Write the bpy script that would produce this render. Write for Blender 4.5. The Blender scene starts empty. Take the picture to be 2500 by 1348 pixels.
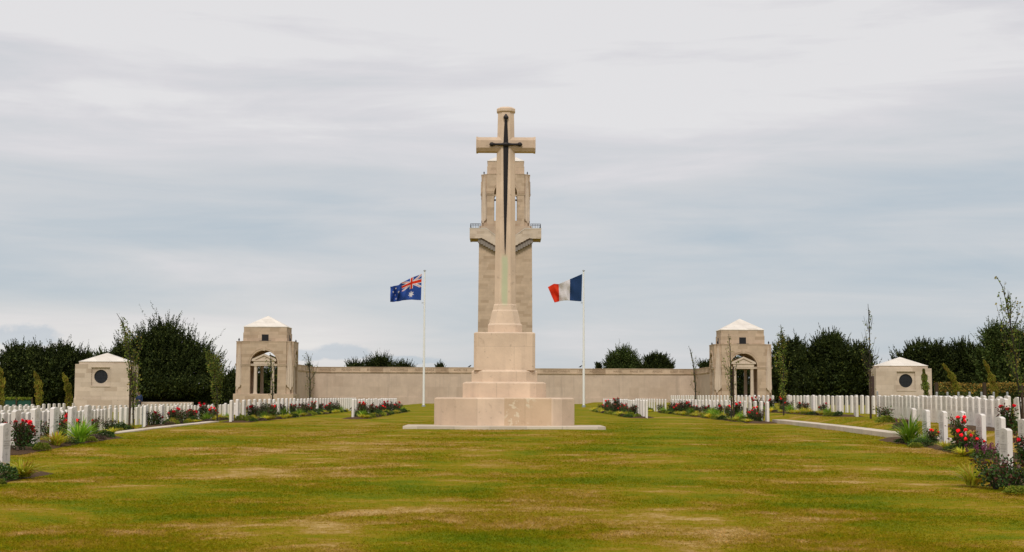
import bpy, math, random
import numpy as np
from mathutils import Matrix, Vector
random.seed(7); rng = np.random.default_rng(11)
C = bpy.context.scene.collection
PI = math.pi
# ---------------------------------------------------------------- camera
FPX = 3500.0                      # focal length in pixels of the 2500 px wide photograph
EYE = 1.5
R = Matrix.Rotation(-0.327*PI/180, 3, 'Z') @ Matrix.Rotation(PI/2 + math.atan(294/3500), 3, 'X') @ Matrix.Rotation(0.2*PI/180, 3, 'Z')
cd = bpy.data.cameras.new('camera'); cam = bpy.data.objects.new('camera', cd); C.objects.link(cam)
cam.matrix_world = Matrix.Translation((0, 0, EYE)) @ R.to_4x4()
cd.sensor_width = 36; cd.lens = FPX*36/2500; cd.clip_start = .1; cd.clip_end = 9000
bpy.context.scene.camera = cam
def P(px, py, d):                 # the point of the view ray of photo pixel (px, py) that lies d metres down the lawn
    v = R @ Vector(((px-1250)/FPX, -(py-674)/FPX, -1))
    v = v*(d/v.y)
    return Vector((v.x, d, EYE+v.z))
# ---------------------------------------------------------------- world, sun, exposure
sc = bpy.context.scene
sc.view_settings.view_transform = 'Standard'; sc.view_settings.look = 'None'
sc.view_settings.exposure = 0.35; sc.view_settings.gamma = 1.0
SUN_EL, SUN_AZ = math.radians(50), math.radians(186)     # azimuth clockwise from +Y: behind the camera, a little to its left
w = bpy.data.worlds.new('World'); sc.world = w; w.use_nodes = True
nt = w.node_tree; nt.nodes.clear()
class NT:
    def __init__(s, t): s.t = t
    def n(s, ty, **k):
        q = s.t.nodes.new(ty)
        for a, b in k.items(): setattr(q, a, b)
        return q
    def l(s, a, b): s.t.links.new(a, b)
    def put(s, sock, v):
        if isinstance(v, bpy.types.NodeSocket): s.l(v, sock)
        else: sock.default_value = v
    def m(s, op, a, b=0.0, c=0.0, clamp=False):
        q = s.n('ShaderNodeMath', operation=op); q.use_clamp = clamp
        for i, v in enumerate((a, b, c)): s.put(q.inputs[i], v)
        return q.outputs[0]
    def mix(s, f, a, b, mode='MIX'):
        q = s.n('ShaderNodeMix', data_type='RGBA', blend_type=mode)
        s.put(q.inputs[0], f)
        for i, v in ((6, a), (7, b)):
            s.put(q.inputs[i], tuple(v)+(1,) if isinstance(v, (tuple, list)) and len(v) == 3 else v)
        return q.outputs[2]
    def noise(s, vec, scale, detail=4, rough=.55, dist=0):
        q = s.n('ShaderNodeTexNoise'); s.l(vec, q.inputs['Vector'])
        q.inputs['Scale'].default_value = scale; q.inputs['Detail'].default_value = detail
        q.inputs['Roughness'].default_value = rough; q.inputs['Distortion'].default_value = dist
        return q.outputs['Fac']
    def mapping(s, vec, scale=(1, 1, 1), loc=(0, 0, 0), rot=(0, 0, 0)):
        q = s.n('ShaderNodeMapping'); s.l(vec, q.inputs[0])
        q.inputs['Scale'].default_value = scale; q.inputs['Location'].default_value = loc; q.inputs['Rotation'].default_value = rot
        return q.outputs[0]
    def ramp(s, f, *st):
        q = s.n('ShaderNodeValToRGB'); s.put(q.inputs[0], f)
        e = q.color_ramp.elements
        while len(e) < len(st): e.new(.5)
        for i, (p, c) in enumerate(st):
            e[i].position = p; e[i].color = tuple(c)+(1,) if not isinstance(c, (int, float)) else (c, c, c, 1)
        return q.outputs[0]
    def sstep(s, x, a, b):
        q = s.n('ShaderNodeMapRange', interpolation_type='SMOOTHSTEP'); s.put(q.inputs[0], x)
        q.inputs[1].default_value = a; q.inputs[2].default_value = b
        return q.outputs[0]
W = NT(nt)
sky = W.n('ShaderNodeTexSky', sky_type='NISHITA', sun_disc=False, sun_elevation=SUN_EL, sun_rotation=SUN_AZ)
tc = W.n('ShaderNodeTexCoord').outputs['Generated']
sp = W.n('ShaderNodeSeparateXYZ'); W.l(tc, sp.inputs[0])
SX, SY, SZ = sp.outputs
el = W.m('MAXIMUM', SZ, 0.0)
st1 = W.mapping(tc, (1.5, 1.5, 17), rot=(0, math.radians(1.5), 0))
st2 = W.mapping(tc, (5, 5, 34), (3.1, 0, 1.7), (0, math.radians(-1.0), 0))
st3 = W.mapping(tc, (2.2, 2.2, 7.5), (1.3, 0, 5.1))
n1 = W.noise(st1, 1.0, 5, .5, .3); n2 = W.noise(st2, 1.0, 7, .6, .5); n3 = W.noise(st3, 1.0, 3, .5, .1)
# brightness of the cloud deck: lighter high up, blue-grey in the lower middle, and a pale strip low down on the left
v = W.m('ADD', W.m('MULTIPLY', n1, .55), W.m('ADD', W.m('MULTIPLY', n2, .32), W.m('MULTIPLY', n3, .36)))
v = W.m('ADD', W.m('MULTIPLY', W.m('SUBTRACT', v, .615), 2.8), .40)
v = W.m('ADD', v, W.m('MULTIPLY', W.sstep(el, .07, .27), .52))
low = W.m('MULTIPLY', W.m('SUBTRACT', 1.0, W.sstep(el, .025, .085)), W.m('SUBTRACT', 1.0, W.sstep(SX, -.16, .02)))
v = W.m('ADD', v, W.m('MULTIPLY', low, .60))
v = W.m('ADD', v, W.m('MULTIPLY', W.m('SUBTRACT', 1.0, W.sstep(el, .0, .12)), W.m('MULTIPLY', W.sstep(SX, .0, .12), .10)))
v = W.m('SUBTRACT', v, W.m('MULTIPLY', W.sstep(SX, .1, .36), .10))
cloud = W.ramp(v, (0.0, (.40, .495, .58)), (.38, (.535, .583, .63)), (.62, (.625, .64, .665)), (.85, (.715, .70, .72)), (1.0, (.79, .775, .78)))
# small blue-grey cumulus banks low over the horizon on the left
wob = W.m('MULTIPLY', W.m('SUBTRACT', W.noise(W.mapping(tc, (75, 75, 110)), 1.0, 6, .6), .5), 1.9)
def blob(x, z, rx, rz):
    a = W.m('DIVIDE', W.m('SUBTRACT', SX, x), rx); b = W.m('DIVIDE', W.m('SUBTRACT', SZ, z), rz)
    b = W.m('MULTIPLY', b, W.m('ADD', 1.0, W.m('MULTIPLY', W.m('LESS_THAN', b, 0.0), .6)))
    r = W.m('ADD', W.m('MULTIPLY', a, a), W.m('MULTIPLY', b, b))
    return W.m('SUBTRACT', 1.0, W.sstep(W.m('ADD', r, wob), .45, 1.15))
msk = None
for bb in ((-.112, .029, .024, .0075), (-.138, .027, .018, .0055), (-.315, .037, .022, .010), (-.07, .024, .03, .004)):
    q = blob(*bb); msk = q if msk is None else W.m('MAXIMUM', msk, q)
cloud = W.mix(W.m('MULTIPLY', msk, .5), cloud, (.43, .52, .60))
warm = W.m('MULTIPLY', low, W.m('SUBTRACT', 1.0, msk))
cloud = W.mix(W.m('MULTIPLY', warm, .35), cloud, (.80, .77, .72))
skyd = W.mix(1.0, sky.outputs[0], (.10, .10, .10), 'MULTIPLY')
col = W.mix(.93, skyd, cloud)
bg = W.n('ShaderNodeBackground'); W.l(col, bg.inputs[0]); bg.inputs[1].default_value = 0.79
W.l(bg.outputs[0], W.n('ShaderNodeOutputWorld').inputs[0])
sl = bpy.data.lights.new('sun', 'SUN'); sl.energy = 1.5; sl.angle = math.radians(14); sl.color = (1, .94, .85)
so = bpy.data.objects.new('sun', sl); C.objects.link(so)
sd = Vector((math.sin(SUN_AZ)*math.cos(SUN_EL), math.cos(SUN_AZ)*math.cos(SUN_EL), math.sin(SUN_EL)))
so.rotation_euler = (-sd).to_track_quat('-Z', 'Y').to_euler(); so.location = (0, -10, 60)
# ---------------------------------------------------------------- materials
MATS = {}
def mat(name, rough=.9, spec=.2):
    m = bpy.data.materials.new(name); m.use_nodes = True
    t = NT(m.node_tree); b = m.node_tree.nodes['Principled BSDF']
    b.inputs['Roughness'].default_value = rough; b.inputs['Specular IOR Level'].default_value = spec
    MATS[name] = m
    return m, t, b
def plain(name, col, rough=.8, spec=.3, metal=0, var=.12, sc_=6):
    m, t, b = mat(name, rough, spec)
    o = t.n('ShaderNodeTexCoord').outputs['Object']
    f = t.noise(o, sc_, 5, .6)
    t.l(t.mix(f, tuple(c*(1-var) for c in col), tuple(min(1, c*(1+var)) for c in col)), b.inputs['Base Color'])
    b.inputs['Metallic'].default_value = metal
    return m
def stone(name, col, brick=None, var=.18, streak=0., bump=.25, stain=None, lichen=.25):
    m, t, b = mat(name, .92, .15)
    pos = t.n('ShaderNodeNewGeometry').outputs['Position']
    s = t.n('ShaderNodeSeparateXYZ'); t.l(pos, s.inputs[0]); X, Y, Z = s.outputs
    lo = tuple(c*(1-var) for c in col); hi = tuple(min(.9, c*(1+var*.6)) for c in col)
    c = t.mix(t.ramp(t.noise(pos, 1.1, 6, .6), (.3, 0.), (.7, 1.)), lo, hi)
    if brick:
        cb = t.n('ShaderNodeCombineXYZ')
        t.l(t.m('ADD', t.m('ADD', X, Y), t.m('MULTIPLY', t.m('FLOOR', t.m('DIVIDE', Z, brick[1])), .37)), cb.inputs[0]); t.l(Z, cb.inputs[1])
        br = t.n('ShaderNodeTexBrick'); t.l(cb.outputs[0], br.inputs['Vector'])
        br.inputs['Scale'].default_value = 1; br.inputs['Brick Width'].default_value = brick[0]; br.inputs['Row Height'].default_value = brick[1]
        br.inputs['Mortar Size'].default_value = brick[2]; br.inputs['Mortar Smooth'].default_value = .3
        br.inputs['Color1'].default_value = (0, 0, 0, 1); br.inputs['Color2'].default_value = (1, 1, 1, 1); br.inputs['Mortar'].default_value = (.5, .5, .5, 1)
        per = t.ramp(br.outputs['Color'], (0., (.66, .60, .54)), (.16, (.80, .77, .73)), (.35, (.95, .94, .93)), (.8, (1.04, 1.03, 1.02)), (1., (1.12, 1.10, 1.08)))
        c = t.mix(brick[3], c, t.mix(1., c, per, 'MULTIPLY'))
        c = t.mix(t.m('MULTIPLY', br.outputs['Fac'], .5), c, tuple(q*.62 for q in col))
    # weather streaks and pores
    if streak:
        f = t.noise(t.mapping(pos, (2.6, 2.6, .18)), 1., 5, .65)
        c = t.mix(t.m('MULTIPLY', t.sstep(f, .52, .74), streak), c, tuple(q*k for q, k in zip(col, (.66, .66, .68))))
    f = t.noise(pos, 2.3, 7, .7, .4)
    c = t.mix(t.m('MULTIPLY', t.sstep(f, .60, .75), lichen), c, tuple(q*k for q, k in zip(col, (.62, .60, .58))))
    f = t.noise(pos, 7, 4, .6)
    c = t.mix(t.m('MULTIPLY', t.sstep(f, .64, .69), .55), c, tuple(q*.55 for q in col))
    f = t.noise(t.mapping(pos, (.5, .5, .35), (3, 8, 2)), 1, 5, .6)
    c = t.mix(t.m('MULTIPLY', t.sstep(f, .5, .7), .35), c, tuple(q*k for q, k in zip(col, (.78, .76, .76))))
    if stain: c = stain(t, c, X, Y, Z, pos)
    t.l(c, b.inputs['Base Color'])
    bp = t.n('ShaderNodeBump'); bp.inputs['Strength'].default_value = bump; bp.inputs['Distance'].default_value = .02
    t.l(t.noise(pos, 14, 6, .65), bp.inputs['Height']); t.l(bp.outputs[0], b.inputs['Normal'])
    return m
def leafmat(name, a, b_, c3=None, rough=.7, spec=.12, thr=.8):
    m, t, b = mat(name, rough, spec)
    g = t.n('ShaderNodeNewGeometry')
    c = t.mix(g.outputs['Random Per Island'], a, b_)
    if c3: c = t.mix(t.m('GREATER_THAN', t.m('FRACT', t.m('MULTIPLY', g.outputs['Random Per Island'], 17.3)), thr), c, c3)
    f = t.noise(g.outputs['Position'], .9, 3, .5)
    c = t.mix(1., c, t.ramp(f, (.35, .6), (.65, 1.5)), 'MULTIPLY')
    t.l(c, b.inputs['Base Color'])
    return m
M_ROOF = stone('roof_stone', (.76, .70, .63), (1.1, .42, .014, .45), var=.09, bump=.12, lichen=.45)
M_ASH = stone('ashlar_stone', (.53, .405, .295), (1.05, .36, .006, .6), var=.12, streak=.25)
M_SMALL = stone('shelter_stone', (.60, .495, .395), (1.0, .36, .006, .6), var=.12, streak=.2)
M_WALL = stone('memorial_wall_stone', (.575, .455, .36), (1.25, 1.35, .004, .30), var=.10, streak=.55, lichen=.15)
M_FRIEZE = stone('frieze_stone', (.56, .43, .31), (1.7, 3.0, .008, .8), var=.16, streak=.15)
def weathered(t, c, X, Y, Z, pos):
    # one reset block on the right of the lowest step: browner and flaking to pale scars
    right = t.m('MULTIPLY', t.m('MULTIPLY', t.m('GREATER_THAN', X, .03), t.m('LESS_THAN', X, 1.5)), t.m('LESS_THAN', Z, EYE-.05))
    c = t.mix(t.m('MULTIPLY', right, .5), c, (.46, .31, .17))
    f = t.noise(t.mapping(pos, (1, 1, 1.2)), 5.5, 4, .62)
    big = t.noise(pos, 1.3, 2, .5)
    fl = t.m('MULTIPLY', t.m('MULTIPLY', t.sstep(f, .56, .60), right), t.sstep(big, .40, .55))
    return t.mix(fl, c, (.66, .55, .40))
M_CROSS = stone('cross_stone', (.69, .53, .395), (1.52, 3.1, .008, .3), var=.17, lichen=.65, bump=.35, streak=.35)
M_CARVED = stone('carved_stone', (.62, .505, .40), var=.10, streak=.3, lichen=.2)
M_STEP = stone('cross_step_stone', (.69, .53, .395), (1.49, 3.0, .012, .4), var=.16, lichen=.75, bump=.35, streak=.4, stain=weathered)
CX0 = P(1233.7, 700, 46.5)
def verdigris(t, c, X, Y, Z, pos):
    n = t.noise(t.mapping(pos, (4, 4, 1.2)), 1, 4, .6)
    dx = t.m('ABSOLUTE', t.m('ADD', t.m('SUBTRACT', X, CX0.x-.02), t.m('MULTIPLY', t.m('SUBTRACT', n, .5), .14)))
    h0, h1 = P(1233, 752, 46.5).z, P(1233, 622, 46.5).z
    k = t.m('MULTIPLY', t.m('SUBTRACT', 1., t.sstep(dx, .05, .15)), t.m('MULTIPLY', t.sstep(Z, h0, h0+.25), t.m('SUBTRACT', 1., t.sstep(Z, h1-.15, h1+.1))))
    c = t.mix(t.m('MULTIPLY', k, .72), c, (.44, .52, .33))
    return c
M_SHAFT = stone('cross_shaft_stone', (.69, .53, .395), var=.16, lichen=.75, bump=.35, streak=.3, stain=verdigris)
M_HEAD = stone('headstone_stone', (.80, .755, .71), var=.07, lichen=.10, streak=.12, bump=.08)
t_ = NT(M_HEAD.node_tree); b_ = M_HEAD.node_tree.nodes['Principled BSDF']; q_ = b_.inputs['Base Color'].links[0].from_socket
oi_ = t_.n('ShaderNodeObjectInfo').outputs['Random']
t_.l(t_.mix(1., q_, t_.ramp(oi_, (0., (.86, .84, .80)), (.5, (.97, .95, .93)), (1., (1.03, 1.01, 1.0))), 'MULTIPLY'), b_.inputs['Base Color'])
M_KERB = stone('kerb_stone', (.62, .53, .43), (1.1, 3.0, .02, .5), var=.12)
M_LETTER = plain('letter_cut', (.30, .21, .14))
M_ENGR = plain('engraving', (.56, .51, .46))
M_BRONZE = plain('dark_bronze', (.018, .014, .014), .5, .4, .3)
M_CORBEL = plain('corbel_stone', (.25, .215, .19))
M_DARK = plain('dark_void', (.012, .012, .014), .6)
M_GRILLE = plain('window_grille', (.035, .037, .045), .45, .5, .4)
M_DOORSHADE = plain('doorway_shade', (.07, .03, .025), .6)
M_WHITE = plain('white_paint', (.80, .79, .77), .35, .5, 0, .03)
M_METAL = plain('grey_metal', (.35, .36, .36), .5, .5, .4)
M_BLUE = plain('flag_blue', (.045, .11, .42), .7, .1, 0, .1)
M_NAVY = plain('flag_navy', (.03, .07, .18), .7, .1, 0, .1)
M_RED = plain('flag_red', (.78, .06, .02), .7, .1, 0, .1)
M_FWHITE = plain('flag_white', (.80, .76, .77), .7, .1, 0, .04)
M_BARK = plain('bark', (.045, .038, .028), .9, .1, 0, .3)
M_STAKE = plain('stake_wood', (.06, .042, .028), .9, .1, 0, .3)
M_YEW = leafmat('yew_leaf', (.014, .024, .005), (.034, .046, .010), (.07, .085, .018), thr=.85)
M_OAK = leafmat('broad_leaf', (.03, .052, .012), (.065, .09, .02), (.11, .13, .035), thr=.88)
M_SAP = leafmat('sapling_leaf', (.085, .13, .018), (.17, .21, .04), (.28, .22, .05))
M_CYP = leafmat('cypress_leaf', (.15, .17, .018), (.27, .25, .035), (.30, .19, .04), thr=.8)
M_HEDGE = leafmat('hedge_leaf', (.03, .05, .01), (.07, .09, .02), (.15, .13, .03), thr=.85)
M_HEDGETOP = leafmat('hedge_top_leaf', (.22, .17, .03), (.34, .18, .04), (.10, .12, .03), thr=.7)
M_ROSE = leafmat('rose_leaf', (.025, .06, .010), (.07, .12, .025), (.09, .03, .02), .5, .25, thr=.86)
M_ROSEY = leafmat('young_rose_leaf', (.07, .018, .014), (.14, .04, .025), (.05, .06, .02), .45, .35, thr=.7)
M_BLOOM = leafmat('rose_petal', (.78, .012, .03), (.92, .03, .07), (.95, .12, .14), .6, .1)
M_IRIS = leafmat('iris_leaf', (.12, .26, .012), (.27, .42, .03), (.48, .52, .07), .5, .3, thr=.85)
M_YIRIS = leafmat('yellow_leaf', (.38, .44, .02), (.62, .60, .05), (.60, .34, .05), .5, .3, thr=.75)
M_MOUND = leafmat('mound_leaf', (.025, .06, .010), (.06, .11, .02), (.09, .12, .05), thr=.85)
M_LIME = leafmat('lime_leaf', (.13, .20, .015), (.26, .30, .04), (.36, .34, .05), thr=.8)
M_HEATH = leafmat('heather_leaf', (.10, .06, .055), (.16, .11, .09), (.06, .07, .03), thr=.7)
M_SALVIA = leafmat('salvia_spike', (.10, .018, .045), (.20, .05, .10), (.08, .04, .05))
M_NET = plain('green_net', (.015, .07, .045), .8)
M_SKIN = plain('skin', (.50, .30, .22)); M_JACKET = plain('blue_jacket', (.015, .03, .08)); M_TROUSER = plain('trousers', (.03, .03, .04)); M_HAIR = plain('hair', (.10, .05, .03))
for m_ in (M_BLUE, M_NAVY, M_RED, M_FWHITE):
    t = NT(m_.node_tree); b = m_.node_tree.nodes['Principled BSDF']; c_ = b.inputs['Base Color'].links[0].from_socket
    tr = t.n('ShaderNodeBsdfTranslucent'); t.l(c_, tr.inputs[0]); mx = t.n('ShaderNodeMixShader'); mx.inputs[0].default_value = .4
    t.l(b.outputs[0], mx.inputs[1]); t.l(tr.outputs[0], mx.inputs[2]); t.l(mx.outputs[0], m_.node_tree.nodes['Material Output'].inputs[0])
def soilmat():
    m, t, b = mat('soil', .95, .1)
    pos = t.n('ShaderNodeNewGeometry').outputs['Position']
    c = t.mix(t.noise(pos, 9, 6, .7), (.05, .03, .016), (.15, .09, .05))
    t.l(c, b.inputs['Base Color'])
    bp = t.n('ShaderNodeBump'); bp.inputs['Strength'].default_value = .8; bp.inputs['Distance'].default_value = .04
    t.l(t.noise(pos, 25, 4, .7), bp.inputs['Height']); t.l(bp.outputs[0], b.inputs['Normal'])
    return m
M_SOIL = soilmat()
def grassmat(name, blades):
    m, t, b = mat(name, .95, .03)
    g = t.n('ShaderNodeNewGeometry'); pos = g.outputs['Position']
    s = t.n('ShaderNodeSeparateXYZ'); t.l(pos, s.inputs[0])
    flat = t.n('ShaderNodeCombineXYZ'); t.l(s.outputs[0], flat.inputs[0]); t.l(s.outputs[1], flat.inputs[1]); flat = flat.outputs[0]
    n1 = t.noise(t.mapping(flat, (.34, .40, 1)), 1., 5, .62, .9)
    n2 = t.noise(t.mapping(flat, (1.3, 1.5, 1), (7, 3, 0)), 1., 6, .66, .4)
    n3 = t.noise(t.mapping(flat, (.12, .16, 1), (1, 9, 0)), 1., 3, .5)
    n4 = t.noise(t.mapping(flat, (9, 9, 1)), 1., 5, .75)
    v = t.m('ADD', t.m('MULTIPLY', n1, .42), t.m('ADD', t.m('MULTIPLY', n2, .36), t.m('ADD', t.m('MULTIPLY', n3, .22), t.m('MULTIPLY', t.m('SUBTRACT', n4, .5), .26))))
    v = t.m('ADD', t.m('MULTIPLY', t.m('SUBTRACT', v, .5), 2.5), .515)
    # the turf is greener towards the far end
    v = t.m('SUBTRACT', v, t.m('MULTIPLY', t.sstep(s.outputs[1], 38, 75), .06))
    c = t.ramp(v, (.24, (.100, .142, .004)), (.38, (.140, .157, .004)), (.50, (.185, .165, .004)), (.57, (.220, .172, .010)), (.66, (.275, .190, .035)), (.80, (.40, .290, .115)))
    c = t.mix(1., c, (1.20, 1.12, 1.1), 'MULTIPLY')
    if blades:
        r = g.outputs['Random Per Island']
        c = t.mix(1., c, t.ramp(r, (0., 1.0), (.88, 1.35), (1., (1.9, 1.7, 1.5))), 'MULTIPLY')
    else:
        c = t.mix(1., c, t.ramp(t.noise(t.mapping(flat, (16, 16, 1)), 1., 4, .8), (.3, .78), (.7, 1.18)), 'MULTIPLY')
        bp = t.n('ShaderNodeBump'); bp.inputs['Strength'].default_value = .5; bp.inputs['Distance'].default_value = .03
        t.l(t.noise(t.mapping(flat, (30, 30, 1)), 1., 4, .7), bp.inputs['Height']); t.l(bp.outputs[0], b.inputs['Normal'])
    t.l(c, b.inputs['Base Color'])
    return m
M_GRASS = grassmat('lawn_turf', False); M_BLADE = grassmat('grass_blades', True)
def translucent(m_, k):
    t = NT(m_.node_tree); b = m_.node_tree.nodes['Principled BSDF']; c_ = b.inputs['Base Color'].links[0].from_socket
    tr = t.n('ShaderNodeBsdfTranslucent'); t.l(c_, tr.inputs[0]); mx = t.n('ShaderNodeMixShader'); mx.inputs[0].default_value = k
    t.l(b.outputs[0], mx.inputs[1]); t.l(tr.outputs[0], mx.inputs[2]); t.l(mx.outputs[0], m_.node_tree.nodes['Material Output'].inputs[0])
translucent(M_BLADE, .5)
for m_ in (M_IRIS, M_YIRIS, M_LIME, M_SAP, M_BLOOM, M_ROSE, M_CYP): translucent(m_, .35)
# ---------------------------------------------------------------- object helpers
def tag(o, label=None, cat=None, group=None, kind=None):
    if label: o['label'] = label
    if cat: o['category'] = cat
    if group: o['group'] = group
    if kind: o['kind'] = kind
    return o
def empty(name, loc=(0, 0, 0), rz=0, label=None, cat=None, group=None):
    o = bpy.data.objects.new(name, None); C.objects.link(o); o.location = loc; o.rotation_euler = (0, 0, rz)
    o.empty_display_size = .2
    return tag(o, label, cat, group)
def copy_tree(o, parent=None, seen=None):
    c = o.copy(); C.objects.link(c); c.parent = parent
    for ch in KIDS.get(o.name, []): copy_tree(ch, c)
    return c
KIDS = {}
class MB:
    def __init__(s): s.v = []; s.f = []; s.mi = []; s.cur = 0; s.off = Vector((0, 0, 0))
    def add(s, vs, fs):
        b = len(s.v); s.v += [tuple(Vector(q)+s.off) for q in vs]; s.f += [tuple(b+i for i in f) for f in fs]; s.mi += [s.cur]*len(fs)
    def box(s, x0, x1, y0, y1, z0, z1):
        s.add([(x0, y0, z0), (x1, y0, z0), (x1, y1, z0), (x0, y1, z0), (x0, y0, z1), (x1, y0, z1), (x1, y1, z1), (x0, y1, z1)],
              [(0, 3, 2, 1), (4, 5, 6, 7), (0, 1, 5, 4), (1, 2, 6, 5), (2, 3, 7, 6), (3, 0, 4, 7)])
    def loft(s, rings, caps=True):
        n = len(rings[0]); vs = [p for r in rings for p in r]; fs = []
        for k in range(len(rings)-1):
            for i in range(n):
                j = (i+1) % n
                fs.append((k*n+i, k*n+j, (k+1)*n+j, (k+1)*n+i))
        if caps: fs += [tuple(reversed(range(n))), tuple((len(rings)-1)*n+i for i in range(n))]
        s.add(vs, fs)
    def tube(s, pts, rads, n=8):
        pts = [Vector(p) for p in pts]; rings = []
        for i, p in enumerate(pts):
            d = (pts[min(i+1, len(pts)-1)]-pts[max(i-1, 0)]).normalized()
            a = d.orthogonal().normalized() if abs(d.z) < .95 else Vector((1, 0, 0)); a = (a-d*a.dot(d)).normalized(); b = d.cross(a)
            rings.append([tuple(p+(a*math.cos(2*PI*k/n)+b*math.sin(2*PI*k/n))*rads[i]) for k in range(n)])
        s.loft(rings)
    def prism(s, poly, y0, y1):     # polygon in (x, z) drawn counter-clockwise seen from -y
        n = len(poly)
        s.loft([[(x, y0, z) for x, z in poly], [(x, y1, z) for x, z in poly]])
    def build(s, name, mats, parent=None, loc=None, smooth=False, bevel=0):
        me = bpy.data.meshes.new(name); me.from_pydata(s.v, [], s.f)
        mats = mats if isinstance(mats, (list, tuple)) else [mats]
        for m in mats: me.materials.append(m)
        if len(mats) > 1: me.polygons.foreach_set('material_index', s.mi)
        if smooth: me.polygons.foreach_set('use_smooth', [True]*len(me.polygons))
        import bmesh
        bm = bmesh.new(); bm.from_mesh(me); bmesh.ops.recalc_face_normals(bm, faces=bm.faces); bm.to_mesh(me); bm.free()
        return link(name, me, parent, loc, bevel)
def link(name, me, parent=None, loc=None, bevel=0):
    o = bpy.data.objects.new(name, me); C.objects.link(o)
    if parent: o.parent = parent; KIDS.setdefault(parent.name, []).append(o)
    if loc is not None: o.location = loc
    if bevel:
        b = o.modifiers.new('bevel', 'BEVEL'); b.width = bevel; b.segments = 2; b.limit_method = 'ANGLE'; b.angle_limit = math.radians(40)
    return o
def quads(name, V, mats, parent=None, loc=None, mi=None, smooth=False):
    V = np.asarray(V, dtype=np.float32); n = V.shape[0]; k = V.shape[1]
    me = bpy.data.meshes.new(name)
    me.vertices.add(n*k); me.vertices.foreach_set('co', V.reshape(-1))
    me.loops.add(n*k); me.loops.foreach_set('vertex_index', np.arange(n*k, dtype=np.int32))
    me.polygons.add(n); me.polygons.foreach_set('loop_start', np.arange(0, n*k, k, dtype=np.int32))
    me.polygons.foreach_set('loop_total', np.full(n, k, dtype=np.int32))
    mats = mats if isinstance(mats, (list, tuple)) else [mats]
    for m in mats: me.materials.append(m)
    if mi is not None: me.polygons.foreach_set('material_index', np.asarray(mi, dtype=np.int32))
    me.update(); me.validate()
    return link(name, me, parent, loc)
def unit(a): return a/np.maximum(np.linalg.norm(a, axis=-1, keepdims=True), 1e-6)
def leaves(cen, dr, ln, wd, r=rng):
    """diamond leaf quads at cen pointing along dr"""
    n = len(cen); dr = unit(dr); side = unit(np.cross(dr, r.normal(size=(n, 3)))); nor = np.cross(side, dr)
    ln = np.broadcast_to(ln, n)[:, None]; wd = np.broadcast_to(wd, n)[:, None]
    a = cen-dr*ln*.5; b = cen+dr*ln*.5; m = cen+nor*ln*.10
    return np.stack([a, m+side*wd*.5, b, m-side*wd*.5], 1)
# ---------------------------------------------------------------- terrain
GY = [-60, 0, 13, 24, 32, 44, 52, 64, 100, 130, 187, 240, 300, 700, 1500, 6000]
GZ = [-1.7, -1.5, -1.42, -1.29, -1.10, -1.0, -.97, -.95, -.93, -.93, -.95, -1.0, -3.5, -28, -60, -220]
def G(x, y):
    z = np.interp(y, GY, GZ)
    fade = np.clip((y-24)/10, 0, 1)
    l = np.clip((-x-10.6)*.085, 0, .42)
    rr = np.clip((x-10.3)/1.7, 0, 1); rr = rr*rr*(3-2*rr)*.24
    bx = np.abs(x)
    return EYE+z+fade*(rr-l)*np.clip((260-y)/60, 0, 1)
def axis(*seg):
    a = []
    for x0, x1, st in seg: a += list(np.arange(x0, x1, st))
    return np.array(a)
xs = axis((-3000, -300, 300), (-300, -60, 20), (-60, -20, 2), (-20, 20, .4), (20, 60, 2), (60, 300, 20), (300, 3001, 300))
ys = axis((-60, 8, 4), (8, 70, .5), (70, 200, 3), (200, 320, 12), (320, 900, 60), (900, 6000, 600))
XX, YY = np.meshgrid(xs, ys); ZZ = G(XX, YY)
ZZ = ZZ + .012*np.sin(XX*1.3+YY*.7)*np.sin(YY*.9-XX*.4)*(YY < 120)
V = np.stack([XX, YY, ZZ], -1).reshape(-1, 3); nx = len(xs); ny = len(ys)
F = [(j*nx+i, j*nx+i+1, (j+1)*nx+i+1, (j+1)*nx+i) for j in range(ny-1) for i in range(nx-1)]
me = bpy.data.meshes.new('ground'); me.from_pydata(V.tolist(), [], F); me.materials.append(M_GRASS)
me.polygons.foreach_set('use_smooth', [True]*len(F))
tag(link('lawn', me), kind='structure')
def g(x, y): return float(G(np.float64(x), np.float64(y)))
# ---------------------------------------------------------------- Cross of Sacrifice
def oct_ring(w, d, c, z, cx=0, cy=0):
    x, y = w/2, d/2
    return [(cx-x+c, cy-y, z), (cx+x-c, cy-y, z), (cx+x, cy-y+c, z), (cx+x, cy+y-c, z), (cx+x-c, cy+y, z), (cx-x+c, cy+y, z), (cx-x, cy+y-c, z), (cx-x, cy-y+c, z)]
DC = 47.0
cc = P(1231, 1040, DC)
cr = empty('memorial_cross', (cc.x, DC, EYE-1.0), 0, 'tall pale stone cross with a dark bronze sword on an octagonal stepped base', 'cross')
def zc(y, d): return P(1231, y, d).z-(EYE-1.0)
def part(name, rings, m, parent=cr, bevel=.012, smooth=False):
    b = MB(); b.loft(rings); return b.build(name, m, parent, bevel=bevel)
zs0 = zc(1041, 43.85); z1 = zc(971, 44.8); z2 = zc(932, 45.7); z3 = zc(903, 45.95); z4 = zc(811, 46.05)
b = MB(); b.box(-3.09, 3.09, -3.15, -.85, -.3, zs0); b.box(-2.2, 2.2, -.849, 2.2, -.3, zs0-.01); b.build('base_slab', M_KERB, cr, bevel=.012)
part('step', [oct_ring(4.43, 4.46, .72, zs0-.02), oct_ring(4.43, 4.46, .72, z1-.035), oct_ring(4.27, 4.30, .69, z1)], M_STEP)
part('step', [oct_ring(2.68, 2.68, .53, z1-.02), oct_ring(2.68, 2.68, .53, z2-.045), oct_ring(2.46, 2.46, .48, z2)], M_STEP)
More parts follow.
